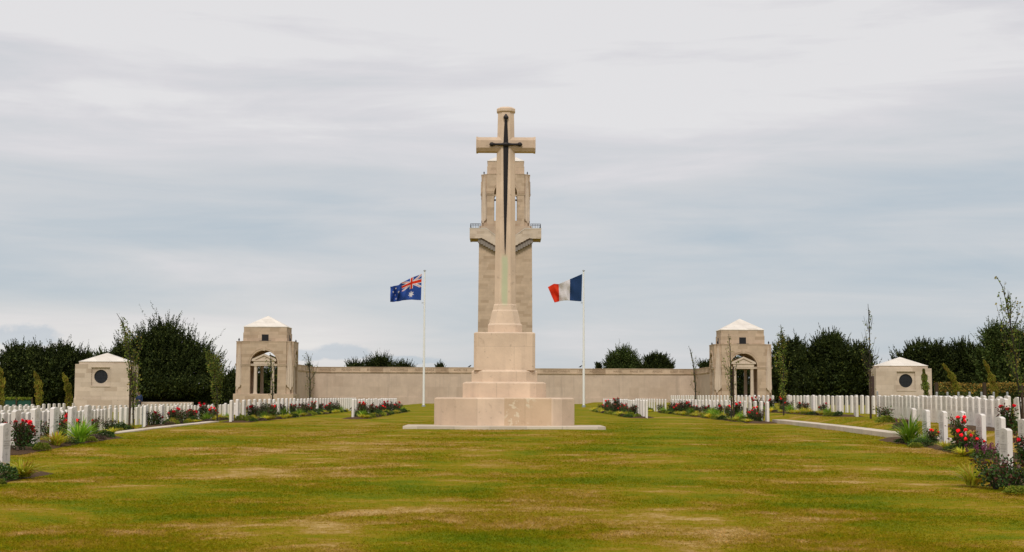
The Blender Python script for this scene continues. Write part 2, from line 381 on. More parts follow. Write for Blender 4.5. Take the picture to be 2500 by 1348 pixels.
part('step', [oct_ring(2.12, 2.12, .36, z2-.02), oct_ring(2.12, 2.12, .36, z3-.055), oct_ring(1.98, 1.98, .32, z3)], M_CROSS)
part('plinth', [oct_ring(1.97, 1.96, .09, z3-.02), oct_ring(1.97, 1.96, .09, z4-.03), oct_ring(1.85, 1.84, .09, z4)], M_CROSS)
za, zb, zc_, zd = zc(790, 46.5), zc(757, 46.6), zc(742, 46.6), 0
sx = .012
part('shaft_base', [oct_ring(1.12, 1.0, .22, z4-.02, sx), oct_ring(1.12, 1.0, .22, za-.04, sx), oct_ring(1.03, .91, .21, za+.015, sx), oct_ring(.85, .79, .19, zb-.03, sx), 
                    oct_ring(.79, .73, .19, zb+.015, sx), oct_ring(.75, .69, .18, zc_-.025, sx), oct_ring(.69, .62, .17, zc_+.01, sx)], M_SHAFT)
ze = zc(368, 46.6); zf = zc(333, 46.6); zg = zc(271.5, 46.7); zh = zc(259.5, 46.75)
sx2 = .018
part('shaft', [oct_ring(.70, .62, .165, zc_-.01, sx), oct_ring(.60, .52, .155, ze, sx2), oct_ring(.565, .50, .15, zf, sx2), oct_ring(.53, .47, .14, zg, sx2)], M_SHAFT)
part('cap', [oct_ring(.53, .47, .14, zg-.02, sx2), oct_ring(.61, .55, .15, zg+.02, sx2), oct_ring(.61, .55, .15, zh-.06, sx2), oct_ring(.40, .36, .10, zh+.0, sx2)], M_CROSS)
za0, za1 = zc(374, 47.15), zc(334, 46.75)
def arm_ring(x, k=1.0):
    h = (za1-za0)/2*k; m = (za0+za1)/2; dd = .25*k; c = .115
    return [(x, -dd+c*.75, m-h), (x, dd-c*.75, m-h), (x, dd, m-h+c), (x, dd, m+h-c), (x, dd-c*.75, m+h), (x, -dd+c*.75, m+h), (x, -dd, m+h-c), (x, -dd, m-h+c)]
ax = sx2
b = MB(); b.loft([arm_ring(ax-.98, 1.06), arm_ring(ax-.925, 1.06), arm_ring(ax-.92), arm_ring(ax+.92), arm_ring(ax+.925, 1.06), arm_ring(ax+.98, 1.06)])
b.build('arms', M_CROSS, cr, bevel=.006)
# sword
sw = empty('sword_root')
bpy.data.objects.remove(sw)
yf = -.31
def zq(y): return zc(y, 46.65)
def xq(x, y): return P(x, y, 46.65).x-cc.x
b = MB()
blade = [(1233, 622, .3), (1233.2, 600, 3.2), (1234, 480, 8.6), (1235, 362, 11.5), (1235, 350, 11.0), (1235.2, 300, 6.8), (1235.2, 292, 6.2)]
rings = []
for (x, y, wd) in blade:
    hw = wd/2/75*1.1; X = xq(x, y); Z = zq(y); yb = -.31 + (.05*(622-y)/330)
    rings.append([(X-hw, yb, Z), (X, yb-.035, Z), (X+hw, yb, Z), (X+hw, yb+.06, Z), (X-hw, yb+.06, Z)])
b.loft(rings)
sword = b.build('sword', M_BRONZE, cr)
b = MB(); zz = zq(352); x0, x1 = xq(1199, 352), xq(1271, 352)
def ringx(x, r, y=-.31): return [(x, y+math.cos(t)*r*.8, zz+math.sin(t)*r) for t in np.linspace(0, 2*PI, 9)[:-1]]
prof = [(-.06, .012), (-.02, .06), (.03, .075), (.07, .06), (.09, .038), (.12, .05), (.14, .034)]
pr = [ringx(x0+p, r) for p, r in prof]+[ringx((x0+x1)/2-.12, .045), ringx((x0+x1)/2-.03, .085), ringx((x0+x1)/2+.03, .085), ringx((x0+x1)/2+.12, .045)]+[ringx(x1-p, r) for p, r in reversed(prof)]
b.loft(pr); b.build('sword_guard', M_BRONZE, cr, smooth=True)
b = MB(); X = xq(1235.2, 285)
b.loft([oct_ring(r*2, r*1.6, r*.5, zq(y), X, -.29) for y, r in ((294, .04), (290, .045), (288, .08), (285, .085), (282, .055), (278, .025), (277, .004))])
b.build('pommel', M_BRONZE, cr)
# ---------------------------------------------------------------- lofty memorial stage (used by tower and both pavilions)
def arch_wall(b, hw, ho, z0, zs, zt, y0, y1, rot, n=20):
    """wall of half width hw with an arched opening of half width ho, from y0 to y1, turned about z by rot*90 degrees"""
    t = MB()
    t.box(-hw, -ho, y0, y1, z0, zs); t.box(ho, hw, y0, y1, z0, zs)
    pts = [(-ho*math.cos(PI*k/n), zs+ho*math.sin(PI*k/n)) for k in range(n+1)]
    top = [(-hw+2*hw*k/n, zt) for k in range(n+1)]
    for y in (y0, y1):
        t.add([(x, y, z) for x, z in pts]+[(x, y, z) for x, z in top]+[(-hw, y, zs), (hw, y, zs)],
              [(k, k+1, n+2+k, n+1+k) for k in range(n)]+[(0, n+1, 2*n+2), (n, 2*n+3, 2*n+1)])
    t.add([(x, y0, z) for x, z in pts]+[(x, y1, z) for x, z in pts], [(k, k+1, n+2+k, n+1+k) for k in range(n)])
    for sx_ in (-hw, hw): t.add([(sx_, y0, zs), (sx_, y1, zs), (sx_, y1, zt), (sx_, y0, zt)], [(0, 1, 2, 3)])
    t.box(-hw, hw, y0+.001, y1-.001, zt, zt+.02)
    rotadd(b, t, rot)
def rotadd(b, t, rot):
    c, s = [(1, 0), (0, 1), (-1, 0), (0, -1)][rot]
    b.add([(x*c-y*s, x*s+y*c, z) for x, y, z in t.v], t.f)
def stage(root, z0, zs, zl, za, zap, ped, mat_=M_ASH, plinth=None, k=1.0):
    A, Cn, Hd, ho = 3.2*k, 2.47*k, 2.9*k, 1.53*k
    b = MB(); th = .75*k
    for r in range(4): arch_wall(b, Cn, ho, z0, zs, zl-.02, -A, -A+th, r)
    for sx_ in (-1, 1):
        for sy_ in (-1, 1):
            xa, xb = sorted((sx_*(Cn-.35), sx_*Hd)); ya, yb = sorted((sy_*(Cn-.35), sy_*Hd))
            b.box(xa, xb, ya, yb, z0, zl-.03)
    b.build('arched_walls', mat_, root)
    b = MB()                               # vault and ledge over the arches
    b.box(-Hd+.02, Hd-.02, -Cn, Cn, zs+ho+.25, zl-.04); 
    b.box(-Hd-.04, Hd+.04, -Hd-.04, Hd+.04, zl-.03, zl+.05)
    b.box(-Cn-.03, Cn+.03, -A-.04, A+.04, zl-.028, zl+.06); b.box(-A-.04, A+.04, -Cn-.03, Cn+.03, zl-.026, zl+.058)
    b.build('ledge', mat_, root)
    a1 = 2.40*k; hs = (za-zl)
    b = MB()
    b.box(-a1-.06, a1+.06, -a1-.06, a1+.06, zl+.04, zl+hs*.62); b.box(-a1, a1, -a1, a1, zl+hs*.60, za)
    b.build('attic', mat_, root, bevel=.01)
    b = MB(); e = a1+.05
    b.add([(-e, -e, za-.02), (e, -e, za-.02), (e, e, za-.02), (-e, e, za-.02), (-e, -e, za+.05), (e, -e, za+.05), (e, e, za+.05), (-e, e, za+.05), (0, 0, zap)],
          [(3, 2, 1, 0), (0, 1, 5, 4), (1, 2, 6, 5), (2, 3, 7, 6), (3, 0, 4, 7), (4, 5, 8), (5, 6, 8), (6, 7, 8), (7, 4, 8)])
    b.build('roof', M_ROOF, root)
    # string course at the springing, archivolt and keystone on each face
    for r in range(4):
        t = MB()
        for s_ in (-1, 1):
            xa, xb = sorted((s_*ho*.985, s_*(Cn+.05)))
            t.box(xa, xb, -A-.07, -A+.2, zs-.16, zs+.02)
            t.box(xa, xb, -A-.11, -A+.2, zs-.02, zs+.05)
        n = 24
        for (r0, r1, yy) in ((ho-.01, ho+.17, -A-.05), (ho+.17, ho+.22, -A-.09)):
            for q in range(n):
                a0, a1_ = PI*q/n, PI*(q+1)/n
                p = [(r0, a0), (r1, a0), (r1, a1_), (r0, a1_)]
                t.prism([(rr*math.cos(a_), zs+.05+rr*math.sin(a_)) for rr, a_ in p], yy, -A+.02)
        t.prism([(-.13, zs+ho-.02), (.13, zs+ho-.02), (.19, zs+ho+.48), (-.19, zs+ho+.48)], -A-.10, -A+.02)
        b = MB(); rotadd(b, t, r); b.build('arch_moulding', mat_, root)
    if ped:
        for r in range(4):
            for s_ in (-1, 1):
                t = MB()
                x = s_*.96*k; hgt = zs-.16-z0
                rr = [(0, .27), (.07, .27), (.10, .215), (.25, .20), (.6, .195), (hgt-.2, .165), (hgt-.12, .18), (hgt-.08, .22), (hgt, .22)]
                t.loft([[(x+q_*math.cos(a_), -A+.35+q_*math.sin(a_), z0+h_) for a_ in np.linspace(0, 2*PI, 17)[:-1]] for h_, q_ in rr])
                b = MB(); rotadd(b, t, r); b.build('column', M_CARVED, root, smooth=False)
            t = MB()
            t.box(-ho, ho, -A+.10, -A+.6, zs-.16, zs+.02); t.box(-ho, ho, -A+.06, -A+.55, zs+.02, zs+.06)
            t.box(-1.16*k, 1.16*k, -A+.08, -A+.6, zs+.06, zs+.36)
            t.box(-1.36*k, 1.36*k, -A-.02, -A+.62, zs+.36, zs+.47)
            t.prism([(-1.15*k, zs+.47), (1.15*k, zs+.47), (0, zs+.97)], -A+.12, -A+.6)
            for s_ in (-1, 1):
                t.prism([(s_*1.36*k, zs+.47), (s_*1.30*k, zs+.60), (0, zs+1.18), (0, zs+.98), (s_*1.05*k, zs+.47)], -A-.02, -A+.6)
            b = MB(); rotadd(b, t, r); b.build('pediment', M_CARVED, root)
    # draped stone flags hanging from short poles at the four corners
    for sx_ in (-1, 1):
        for sy_ in (-1, 1):
            rows = []; nu, nv = 14, 12
            A0 = Vector((sx_*Cn*1.02, sy_*(A+.0))); B0 = Vector((sx_*(A+.0), sy_*Cn*1.02)); mid = (A0+B0)/2+Vector((sx_, sy_))*.1
            for j in range(nv+1):
                v_ = j/nv; row = []
                for i in range(nu+1):
                    u = i/nu; wv = .16+.84*min(1, v_*1.15)**.8
                    p = A0.lerp(B0, .5+(u-.5)*wv)
                    bul = Vector((sx_, sy_)).normalized()*(.02+.16*v_*(1-abs(2*u-1))+.05*math.cos(u*PI*7)*(.3+v_))
                    q = p+bul
                    hem = z0+.55*(zs-z0)*.0+.45+ .55*abs(2*u-1)
                    row.append((q.x, q.y, (zl-.35)*(1-v_)+hem*v_))
                rows.append(row)
            b = MB(); n1_ = nu+1
            vs = [p for r_ in rows for p in r_]+[(p[0]-sx_*.14, p[1]-sy_*.14, p[2]) for r_ in rows for p in r_]
            N = len(rows)*n1_; fs = []
            for j in range(nv):
                for i in range(nu):
                    a_ = j*n1_+i
                    fs += [(a_, a_+1, a_+n1_+1, a_+n1_), (N+a_, N+a_+n1_, N+a_+n1_+1, N+a_+1)]
            for i in range(nu): fs += [(i, i+1, N+i+1, N+i), (nv*n1_+i, nv*n1_+i+1, N+nv*n1_+i+1, N+nv*n1_+i)]
            for j in range(nv): fs += [(j*n1_, (j+1)*n1_, N+(j+1)*n1_, N+j*n1_), (j*n1_+nu, (j+1)*n1_+nu, N+(j+1)*n1_+nu, N+j*n1_+nu)]
            b.add(vs, fs); fl = b.build('stone_flag', M_CARVED, root)
            x, y = sx_*Hd*.985, sy_*Hd*.985
            b = MB(); b.tube([(x, y, zl+.02), (x, y, zl+.15), (x, y, zl+.17), (x, y, zl+.27), (x, y, zl+.42)], [.06, .05, .11, .08, .01], 8)
            b.build('finial', M_BRONZE, root)
# ---- tower
DT = 187.0
tb = P(1232.5, 983, DT)
tcy = DT+3.4
tw = empty('memorial_tower', (tb.x, tcy, tb.z), 0, 'tall stone memorial tower with balcony and arched belvedere behind the cross', 'tower')
def zt(y, d=DT): return P(1232.5, y, d).z-tb.z
zbal0, zbal1, zfl = zt(593), zt(559.5), zt(552)
b = MB()
b.loft([[(-3.62, -3.62, -.3), (3.62, -3.62, -.3), (3.62, 3.62, -.3), (-3.62, 3.62, -.3)], [(-3.47, -3.47, zbal0+.4), (3.47, -3.47, zbal0+.4), (3.47, 3.47, zbal0+.4), (-3.47, 3.47, zbal0+.4)]])
b.build('shaft', M_ASH, tw)
hb = 4.68
b = MB(); b.box(-3.45, 3.45, -3.45, 3.45, zbal0+.39, zfl)        # drum between shaft and belvedere
b.build('upper_base', M_ASH, tw)
# balconies standing out on both flanks, and stairs dropping towards the middle of each face
for s_ in (-1, 1):
    b = MB(); xa, xb = sorted((s_*3.40, s_*(hb-.2))); b.box(xa, xb, -3.95, .6, zt(583), zt(583)+.3); b.build('balcony_floor', M_ASH, tw)
b = MB()
zm = zt(590); za_ = zt(583.5)
for s_ in (-1, 1):
    prof = [(hb, zbal1), (2.55, zbal1), (0.35, zt(590)), (0.35, zt(618)-.1)]
    low_ = []
    for q in range(8): 
        x_ = .55+q*.36; zz_ = zt(613)+(za_-zt(613))*min(1, (q+1)/8.)
        low_ += [(x_, zz_-.02), (x_, zz_+.06)]
    under = [(3.46, za_-.02), (hb, za_-.02)]
    poly = [(s_*x, z) for x, z in (prof+low_+under)]
    n = len(poly)
    import mathutils.geometry as mg
    tri = mg.tessellate_polygon([[Vector((x, z, 0)) for x, z in poly]])
    for ys_ in (-1, ):
        y0_, y1_ = ys_*4.15, ys_*3.95
        b.add([(x, y0_, z) for x, z in poly]+[(x, y1_, z) for x, z in poly], [t_ for t_ in tri]+[tuple(n+i for i in t_) for t_ in tri]+[(i, (i+1) % n, n+(i+1) % n, n+i) for i in range(n)])
    xa, xb = sorted((s_*(hb-.2), s_*hb)); b.box(xa, xb, -3.95, .6, zt(583.5), zbal1)
b.build('balcony_parapet', M_SMALL, tw)
for s_ in (-1, 1):
    for ys_ in (-1, ):
        b = MB()
        for q in range(9):       # the stair's stepped corbels
            xa, xb = sorted((s_*(.6+q*.33), s_*(.6+(q+1)*.33+.02))); ya, yb = sorted((ys_*3.46, ys_*3.94))
            zz_ = zt(618)+(zt(588)-zt(618))*(q+1)/9
            b.box(xa, xb, ya, yb, zz_-.34, zz_+.25)
        b.build('stair_corbels', M_CORBEL, tw)
for s_ in (-1, 1):
    b = MB()
    for ys_ in (-1, ):
        for q in range(7):
            x_ = s_*(3.3+q*.215); b.tube([(x_, ys_*4.05, zbal1), (x_, ys_*4.05, zbal1+.62)], [.028, .028], 5)
        xa, xb = sorted((s_*3.25, s_*(hb-.08)))
        for h_ in (.6, .42): b.box(xa, xb, ys_*4.05-.025, ys_*4.05+.025, zbal1+h_, zbal1+h_+.05)
    for q in range(30):
        y_ = -4+4.6*q/29; b.tube([(s_*(hb-.1), y_, zbal1), (s_*(hb-.1), y_, zbal1+.62)], [.02, .02], 5)
    xa, xb = sorted((s_*(hb-.12), s_*(hb-.08))); b.box(xa, xb, -4, .6, zbal1+.58, zbal1+.63)
    b.build('railing', M_BRONZE, tw)
    b = MB()
    c0 = [(s_*(hb+.03), zbal1), (s_*2.53, zbal1), (s_*.35, zt(590))]
    for (xa, za1_), (xb, zb1_) in zip(c0[:-1], c0[1:]):
        b.prism([(xa, za1_-.02), (xb, zb1_-.02), (xb, zb1_+.05), (xa, za1_+.05)], -4.19, -3.92)
    b.build('parapet_coping', M_ROOF, tw)  # paler roof stone puts the edge highlight into the coping's colour
stage(tw, zfl-.02, zt(473, DT+.2), zt(425.5, DT+.2), zt(393.5, DT+1), zt(373.5, DT+3.4), False)
for r in range(4):
    b = MB(); t = MB(); t.box(-1.53, 1.53, -3.05, -2.75, zfl-.01, zfl+.75); rotadd(b, t, r); b.build('inner_parapet', M_ASH, tw)
for r in range(1):
    b = MB(); t = MB(); t.box(-1.53, 1.53, -2.9, -2.7, zt(489), zt(485.5)); rotadd(b, t, r); b.build('tie_beam', M_BRONZE, tw)
for r in range(1):
    b = MB(); t = MB(); t.box(-1.54, 1.54, -3.1, -2.7, zt(478), zt(474.5)); rotadd(b, t, r); b.build('transom', M_ASH, tw)
# ---- pavilions
def pavilion(px, dy, label):
    d0 = 160.0
    p = P(px, 985, d0)
    rt = empty('memorial_pavilion', (p.x, d0+3.2*.76, p.z), 0, label, 'pavilion', 'arched corner pavilions of the memorial wall')
    def z(y, d=d0): return P(px, y+dy, d).z-p.z
    rt.scale = (1, .76, 1); zp = z(961.5)
    b = MB(); b.box(-3.34, 3.34, -3.34, 3.34, -.5, zp); b.build('plinth', M_ASH, rt, bevel=.02)
    b = MB(); b.box(-1.6, 1.6, -3.42, -3.3, -.4, zp-.06); b.build('threshold', M_ASH, rt, bevel=.02)
    stage(rt, zp-.01, z(889.5), z(834), z(798.5, d0+.6), z(771, d0+2.4), True)
    fr = z(834)
    for r in range(4):      # attic openings with a dark sill
        b = MB(); t = MB(); t.box(-.38, .38, -2.475, -2.3, fr+.12, fr+.82); rotadd(b, t, r); wn = b.build('window', M_DARK, rt)
        b = MB(); t = MB(); t.box(-.66, .66, -2.56, -2.3, fr+.065, fr+.115); rotadd(b, t, r); b.build('sill', M_BRONZE, wn)
    return rt
pl = pavilion(642.5, 0, 'pedimented stone pavilion at the left end of the memorial wall')
pr_ = pavilion(1816.6, 7.3, 'pedimented stone pavilion at the right end of the memorial wall')
# ---------------------------------------------------------------- memorial walls with the battle names
def text_mesh(s, size, width=None):
    cu = bpy.data.curves.new('txt', 'FONT'); cu.body = s; cu.size = size; cu.extrude = .012; cu.align_x = 'LEFT'
    cu.space_character = 1.12
    o = bpy.data.objects.new('txt', cu); C.objects.link(o)
    dg = bpy.context.evaluated_depsgraph_get(); me = bpy.data.meshes.new_from_object(o.evaluated_get(dg))
    bpy.data.objects.remove(o); bpy.data.curves.remove(cu)
    a = np.empty(len(me.vertices)*3); me.vertices.foreach_get('co', a); a = a.reshape(-1, 3)
    if width: a[:, 0] = (a[:, 0]-a[:, 0].min())/(a[:, 0].max()-a[:, 0].min())*width
    me.vertices.foreach_set('co', a.reshape(-1)); me.materials.clear(); me.materials.append(M_LETTER); me.update()
    return me
WORDS = {-1: [('MENIN ROAD', 781, 819), ('POLYGON WOOD', 834, 879.5), ('BROODSEINDE', 896, 934), ('POELCAPPELLE', 953.5, 995.5), ('PASSCHENDAELE', 1013, 1060), ('AVRE', 1077, 1090), ('ANCRE 1918', 1108, 1140)],
          1: [('VILLERS-BRETONNEUX', 1326, 1391), ('LYS', 1410, 1421), ('HAZEBROUCK', 1440, 1479), ('HAMEL', 1498, 1519), ('MARNE 1918', 1538.5, 1571), ('AMIENS', 1593, 1617), ('ALBERT 1918', 1636, 1669)]}
for s_, pxc, pya, lab in ((-1, 765, 895.5, 'long pale stone memorial wall with carved battle names left of the tower'), (1, 1697, 900.8, 'long pale stone memorial wall with carved battle names right of the tower')):
    far = P(pxc, pya, DT); inn = tb.x+s_*3.5
    rt = empty('memorial_wall', (0, DT, EYE-.85), 0, lab, 'wall', 'walls of the memorial screen')
    z0 = EYE-.85; xo = far.x; top = far.z-z0
    sgn = 1 if xo > inn else -1
    yside = 166.0
    b = MB()
    xa, xb = sorted((inn, xo)); b.box(xa, xb, 0, .9, -.4, top-.62)
    xa2, xb2 = sorted((xo-sgn*.0, xo+sgn*.9)); b.box(xa2, xb2, yside-DT, .9, -.4, top-.62)
    b.build('wall_face', M_WALL, rt)
    # base course, moulding and frieze
    b = MB(); e = .06
    b.box(*sorted((inn, xo-sgn*e)), -e, .2, -.4, .72); b.box(*sorted((xo-sgn*e, xo+sgn*.5)), yside-DT, -e, -.4, .72)
    b.build('base_course', M_WALL, rt, bevel=.01)
    b = MB()
    b.box(*sorted((inn, xo-sgn*.12)), -.12, .2, top-.70, top-.62); b.box(*sorted((xo-sgn*.12, xo+sgn*.5)), yside-DT, -.12, top-.70, top-.62)
    b.box(*sorted((inn, xo-sgn*.06)), -.06, .2, top-.80, top-.70); b.box(*sorted((xo-sgn*.06, xo+sgn*.5)), yside-DT, -.06, top-.80, top-.70)
    b.build('moulding', M_FRIEZE, rt)
    b = MB()
    b.box(*sorted((inn, xo-sgn*.02)), -.02, .92, top-.62, top-.07); b.box(*sorted((xo-sgn*.02, xo+sgn*.92)), yside-DT, -.02, top-.62, top-.07)
    b.box(*sorted((inn, xo-sgn*.07)), -.07, .95, top-.07, top); b.box(*sorted((xo-sgn*.07, xo+sgn*.95)), yside-DT, -.07, top-.07, top)
    b.build('frieze', M_FRIEZE, rt)
    for wd, x0, x1 in WORDS[s_]:
        a, bb = P(x0, 905, DT), P(x1, 905, DT)
        me = text_mesh(wd, .44, bb.x-a.x)
        o = link('carved_name', me, rt, (a.x, -.034, top-.50)); o.rotation_euler = (PI/2, 0, 0)
        o['label'] = 'carved words '+wd
# ---------------------------------------------------------------- small shelters with round windows
def shelter(px, dy, inner, label):
    d0 = 115.0; K = FPX/d0
    p = P(px, 990, d0); rt = empty('stone_shelter', (p.x, d0, p.z), 0, label, 'shelter', 'small stone shelters with round windows')
    def z(y, d=d0): return P(px, y+dy, d).z-p.z
    hw, dep = 2.24, 2.2
    zsh, ze_, zpl = z(889), z(884.5), z(972)
    cz = z(919.5); q = .73
    wx = -.19 if inner > 0 else .17
    b = MB()
    # body as a shell: front wall left open where the window recess sits
    b.box(-hw, wx-q, 0, .35, zpl-.02, zsh); b.box(wx+q, hw, 0, .35, zpl-.02, zsh)
    b.box(wx-q, wx+q, 0, .35, zpl-.02, cz-q); b.box(wx-q, wx+q, 0, .35, cz+q, zsh)
    b.box(-hw, hw, .35, dep, zpl-.02, zsh)
    b.build('walls', M_SMALL, rt)
    b = MB(); b.box(-hw-.04, hw+.04, -.04, dep+.04, -1., zpl); b.build('plinth', M_SMALL, rt, bevel=.015)
    b = MB(); hx = 1.97; b.box(-hx, hx, .1, dep-.1, zsh-.01, ze_+.05)
    b.box(-hw-.02, -hw+.14, -.02, dep+.02, z(898), zsh-.1) if False else None
    b.build('cornice', M_SMALL, rt)
    b = MB(); e = .05; zr = ze_+.05; ap = z(861.5, d0+dep/2)
    b.add([(-hx-e, .1-e, zr), (hx+e, .1-e, zr), (hx+e, dep-.1+e, zr), (-hx-e, dep-.1+e, zr), (0, dep/2, ap)], [(0, 1, 4), (1, 2, 4), (2, 3, 4), (3, 0, 4), (3, 2, 1, 0)])
    b.build('roof', M_ROOF, rt)
    # window: square recessed panel with a round grille
    n = 48; r = .545
    fr = MB()
    sq = []
    for i in range(n):
        a = 2*PI*i/n; cx_, sy_ = math.cos(a), math.sin(a); m_ = max(abs(cx_), abs(sy_)); sq.append((wx+q*cx_/m_, cz+q*sy_/m_))
    ci = [(wx+r*math.cos(2*PI*i/n), cz+r*math.sin(2*PI*i/n)) for i in range(n)]
    fr.add([(x, .09, z_) for x, z_ in sq]+[(x, .09, z_) for x, z_ in ci]+[(x, .24, z_) for x, z_ in ci],
           [(i, (i+1) % n, n+(i+1) % n, n+i) for i in range(n)]+[(n+i, n+(i+1) % n, 2*n+(i+1) % n, 2*n+i) for i in range(n)])
    fr.box(wx-q-.06, wx+q+.06, -.04, .05, cz-q-.09, cz-q+.01)
    fr.box(wx-q-.05, wx+q+.05, -.035, .02, cz+q, cz+q+.07)
    for s_ in (-1, 1): fr.box(*sorted((wx+s_*q, wx+s_*(q+.05))), -.02, .02, cz-q+.011, cz+q-.001)
    fo = fr.build('window_frame', M_SMALL, rt)
    gm = MB(); gm.add([(x, .23, z_) for x, z_ in ci], [tuple(range(n))])
    for k_ in range(-4, 5):
        t_ = k_*.12; hh = math.sqrt(max(0, r*r-t_*t_))
        gm.box(wx+t_-.012, wx+t_+.012, .19, .215, cz-hh, cz+hh); gm.box(wx-hh, wx+hh, .188, .213, cz+t_-.012, cz+t_+.012)
    gm.build('grille', M_GRILLE, fo)
    # lawn-side doorway: flush slab, the recess's shade put into its dark colour
    b = MB(); s_ = inner
    b.box(*sorted((s_*(hw+.003), s_*(hw-.1))), 0.55, 1.6, -.6, z(908)); b.build('doorway', M_DOORSHADE, rt)
    return rt
shelter(249.5, 0, 1, 'square stone shelter with round window and pyramid roof at the left, before the yews')
shelter(2208, 10.2, -1, 'square stone shelter with round window and pyramid roof at the right, behind the headstones')
# ---------------------------------------------------------------- flagpoles and flags
def flagpole(px, label):
    d = 128.0; base = P(px+.6, 992, d); top = P(px, 663, d); h = top.z-base.z
    rt = empty('flagpole', base, 0, label, 'flagpole', 'white flagpoles flanking the cross')
    b = MB(); b.tube([(0, 0, -.1), (0, 0, h*.3), (0, 0, h)], [.105, .10, .06], 14); b.build('pole', M_WHITE, rt)
    b = MB(); b.tube([(0, 0, h), (0, 0, h+.03), (0, 0, h+.05), (0, 0, h+.10), (0, 0, h+.14)], [.05, .06, .13, .12, .05], 14); b.build('cap', M_METAL, rt)
    b = MB(); b.tube([(0, 0, -.1), (0, 0, .10)], [.17, .16], 14); b.build('base_plate', M_METAL, rt)
    b = MB(); hz = P(px, 739.5, d).z-base.z; b.box(-.24, .0, -.02, .02, hz-.025, hz+.025); b.box(-.24, -.19, -.035, .035, hz-.05, hz+.03); b.build('flag_bracket', M_METAL, rt)
    for yy in (.33, ):
        b = MB(); b.box(-.13, -.1, -.12, -.06, h*yy-.05, h*yy+.05); b.build('cleat', M_METAL, rt)
    return d
dp = flagpole(1033.5, 'tall white flagpole left of the cross flying the blue flag'); flagpole(1424.5, 'tall white flagpole right of the cross flying the tricolour')
def aus(u, v):
    W_, B_, R_ = 1, 0, 2
    if u < .5 and v > .5:
        x = (u/.5-.5)*2; y = ((v-.5)/.5-.5)            # x in -1..1, y in -.5..0.5
        if abs(x) < .10 or abs(y) < .10: return R_
        if abs(x) < .17 or abs(y) < .17: return W_
        dg = abs(abs(x)*.5-abs(y))/1.118
        sgn_ = (x*y > 0)
        if dg < .035 and ((abs(x)*.5 > abs(y)) == (x*y < 0)): return R_
        if dg < .10: return W_
        return B_
    def star(cx, cy, r, n=7, ri=.45):
        dx, dy = (u-cx)*2, (v-cy); rr = math.hypot(dx, dy)
        if rr > r: return False
        a = math.atan2(dx, dy) % (2*PI/n); a = min(a, 2*PI/n-a); k = a/(PI/n)
        return rr < r*(1-(1-ri)*k)
    if star(.25, .25, .155): return W_
    for cx, cy, r in ((.75, .83, .075), (.75, .17, .075), (.62, .55, .075), (.87, .63, .075), (.80, .45, .045)):
        if star(cx, cy, r): return W_
    return B_
def fra(u, v): return 0 if u < .345 else (1 if u < .68 else 2)
def flag(name, xy, top, bot, fn, mats, label, depth, nu=110, nv=72):
    T = [P(*p, dp) for p in top]; B_ = [P(*p, dp) for p in bot]
    us = [p[0] for p in xy]
    def cur(Q, u):
        i = max(0, min(len(us)-2, np.searchsorted(us, u)-1)); k = (u-us[i])/(us[i+1]-us[i]); p0 = Q[max(0, i-1)]; p1 = Q[i]; p2 = Q[i+1]; p3 = Q[min(len(Q)-1, i+2)]
        return p1.lerp(p2, k)
    org = cur(T, 0)
    V = []
    for i in range(nu+1):
        u = i/nu; a, c = cur(T, u), cur(B_, u)
        for j in range(nv+1):
            v_ = j/nv; p = c.lerp(a, v_)
            y = depth(u, v_)
            V.append((p.x-org.x, y, p.z-org.z))
    Fs, mi = [], []
    for i in range(nu):
        for j in range(nv):
            a = i*(nv+1)+j; Fs.append((a, a+1, a+nv+2, a+nv+1)); mi.append(fn((i+.5)/nu, (j+.5)/nv))
    me = bpy.data.meshes.new(name); me.from_pydata(V, [], Fs)
    for m in mats: me.materials.append(m)
    me.polygons.foreach_set('material_index', mi); me.polygons.foreach_set('use_smooth', [True]*len(Fs))
    o = link(name, me, None, org); tag(o, label, 'flag', 'flags flying from the white poles')
    so_ = o.modifiers.new('cloth', 'SOLIDIFY'); so_.thickness = .006
def Z(pts, ox, oy, s=12.26): return [(ox+a/s, oy+b/s) for a, b in pts]
flag('flag', [(0,), (.22,), (.5,), (.62,), (.8,), (1,)],
     Z([(1222, 232), (960, 322), (620, 500), (540, 560), (400, 588), (275, 602)], 930, 650),
     Z([(1200, 1018), (920, 1003), (640, 1030), (520, 1045), (420, 1062), (290, 1078)], 930, 650), aus, [M_BLUE, M_FWHITE, M_RED],
     'dark blue Australian flag with union jack and white stars rippling in the wind',
     lambda u, v: .32*math.sin(u*9+1.5*(1-v))*u**.7+.20*u*math.sin(u*23+5*v)+.07*math.sin(u*14-7*v)*min(1, u*4)+.04*math.sin(31*u+9*v)*u)
flag('flag', [(0,), (.345,), (.5,), (.68,), (.8,), (1,)],
     Z([(1243, 232), (880, 385), (720, 460), (540, 540), (400, 520), (215, 625)], 1320, 650),
     Z([(1222, 1055), (870, 1030), (720, 1025), (560, 1045), (500, 1070), (415, 1090)], 1320, 650), fra, [M_NAVY, M_FWHITE, M_RED],
     'French tricolour flag in blue, white and red bands blowing to the left',
     lambda u, v: .16*math.sin(u*8+2.2*(1-v))*u**.7+.08*u*math.sin(u*21+4*v)+.08*math.sin(u*12-8*v)*min(1, u*4)+.04*math.sin(29*u-7*v)*min(1, u*3))
# ---------------------------------------------------------------- headstones
ORD = ('first second third fourth fifth sixth seventh eighth ninth tenth eleventh twelfth thirteenth fourteenth fifteenth sixteenth seventeenth eighteenth nineteenth twentieth').split()
TENS = {2: 'twenty', 3: 'thirty', 4: 'forty', 5: 'fifty'}; TTH = {2: 'twentieth', 3: 'thirtieth', 4: 'fortieth', 5: 'fiftieth'}
def ordw(i):
    i += 1
    if i <= 20: return ORD[i-1]
    return TTH[i//10] if i % 10 == 0 else TENS[i//10]+'-'+ORD[i % 10-1]
def frange(a, b_, s): return list(np.arange(a, b_+1e-6, s))
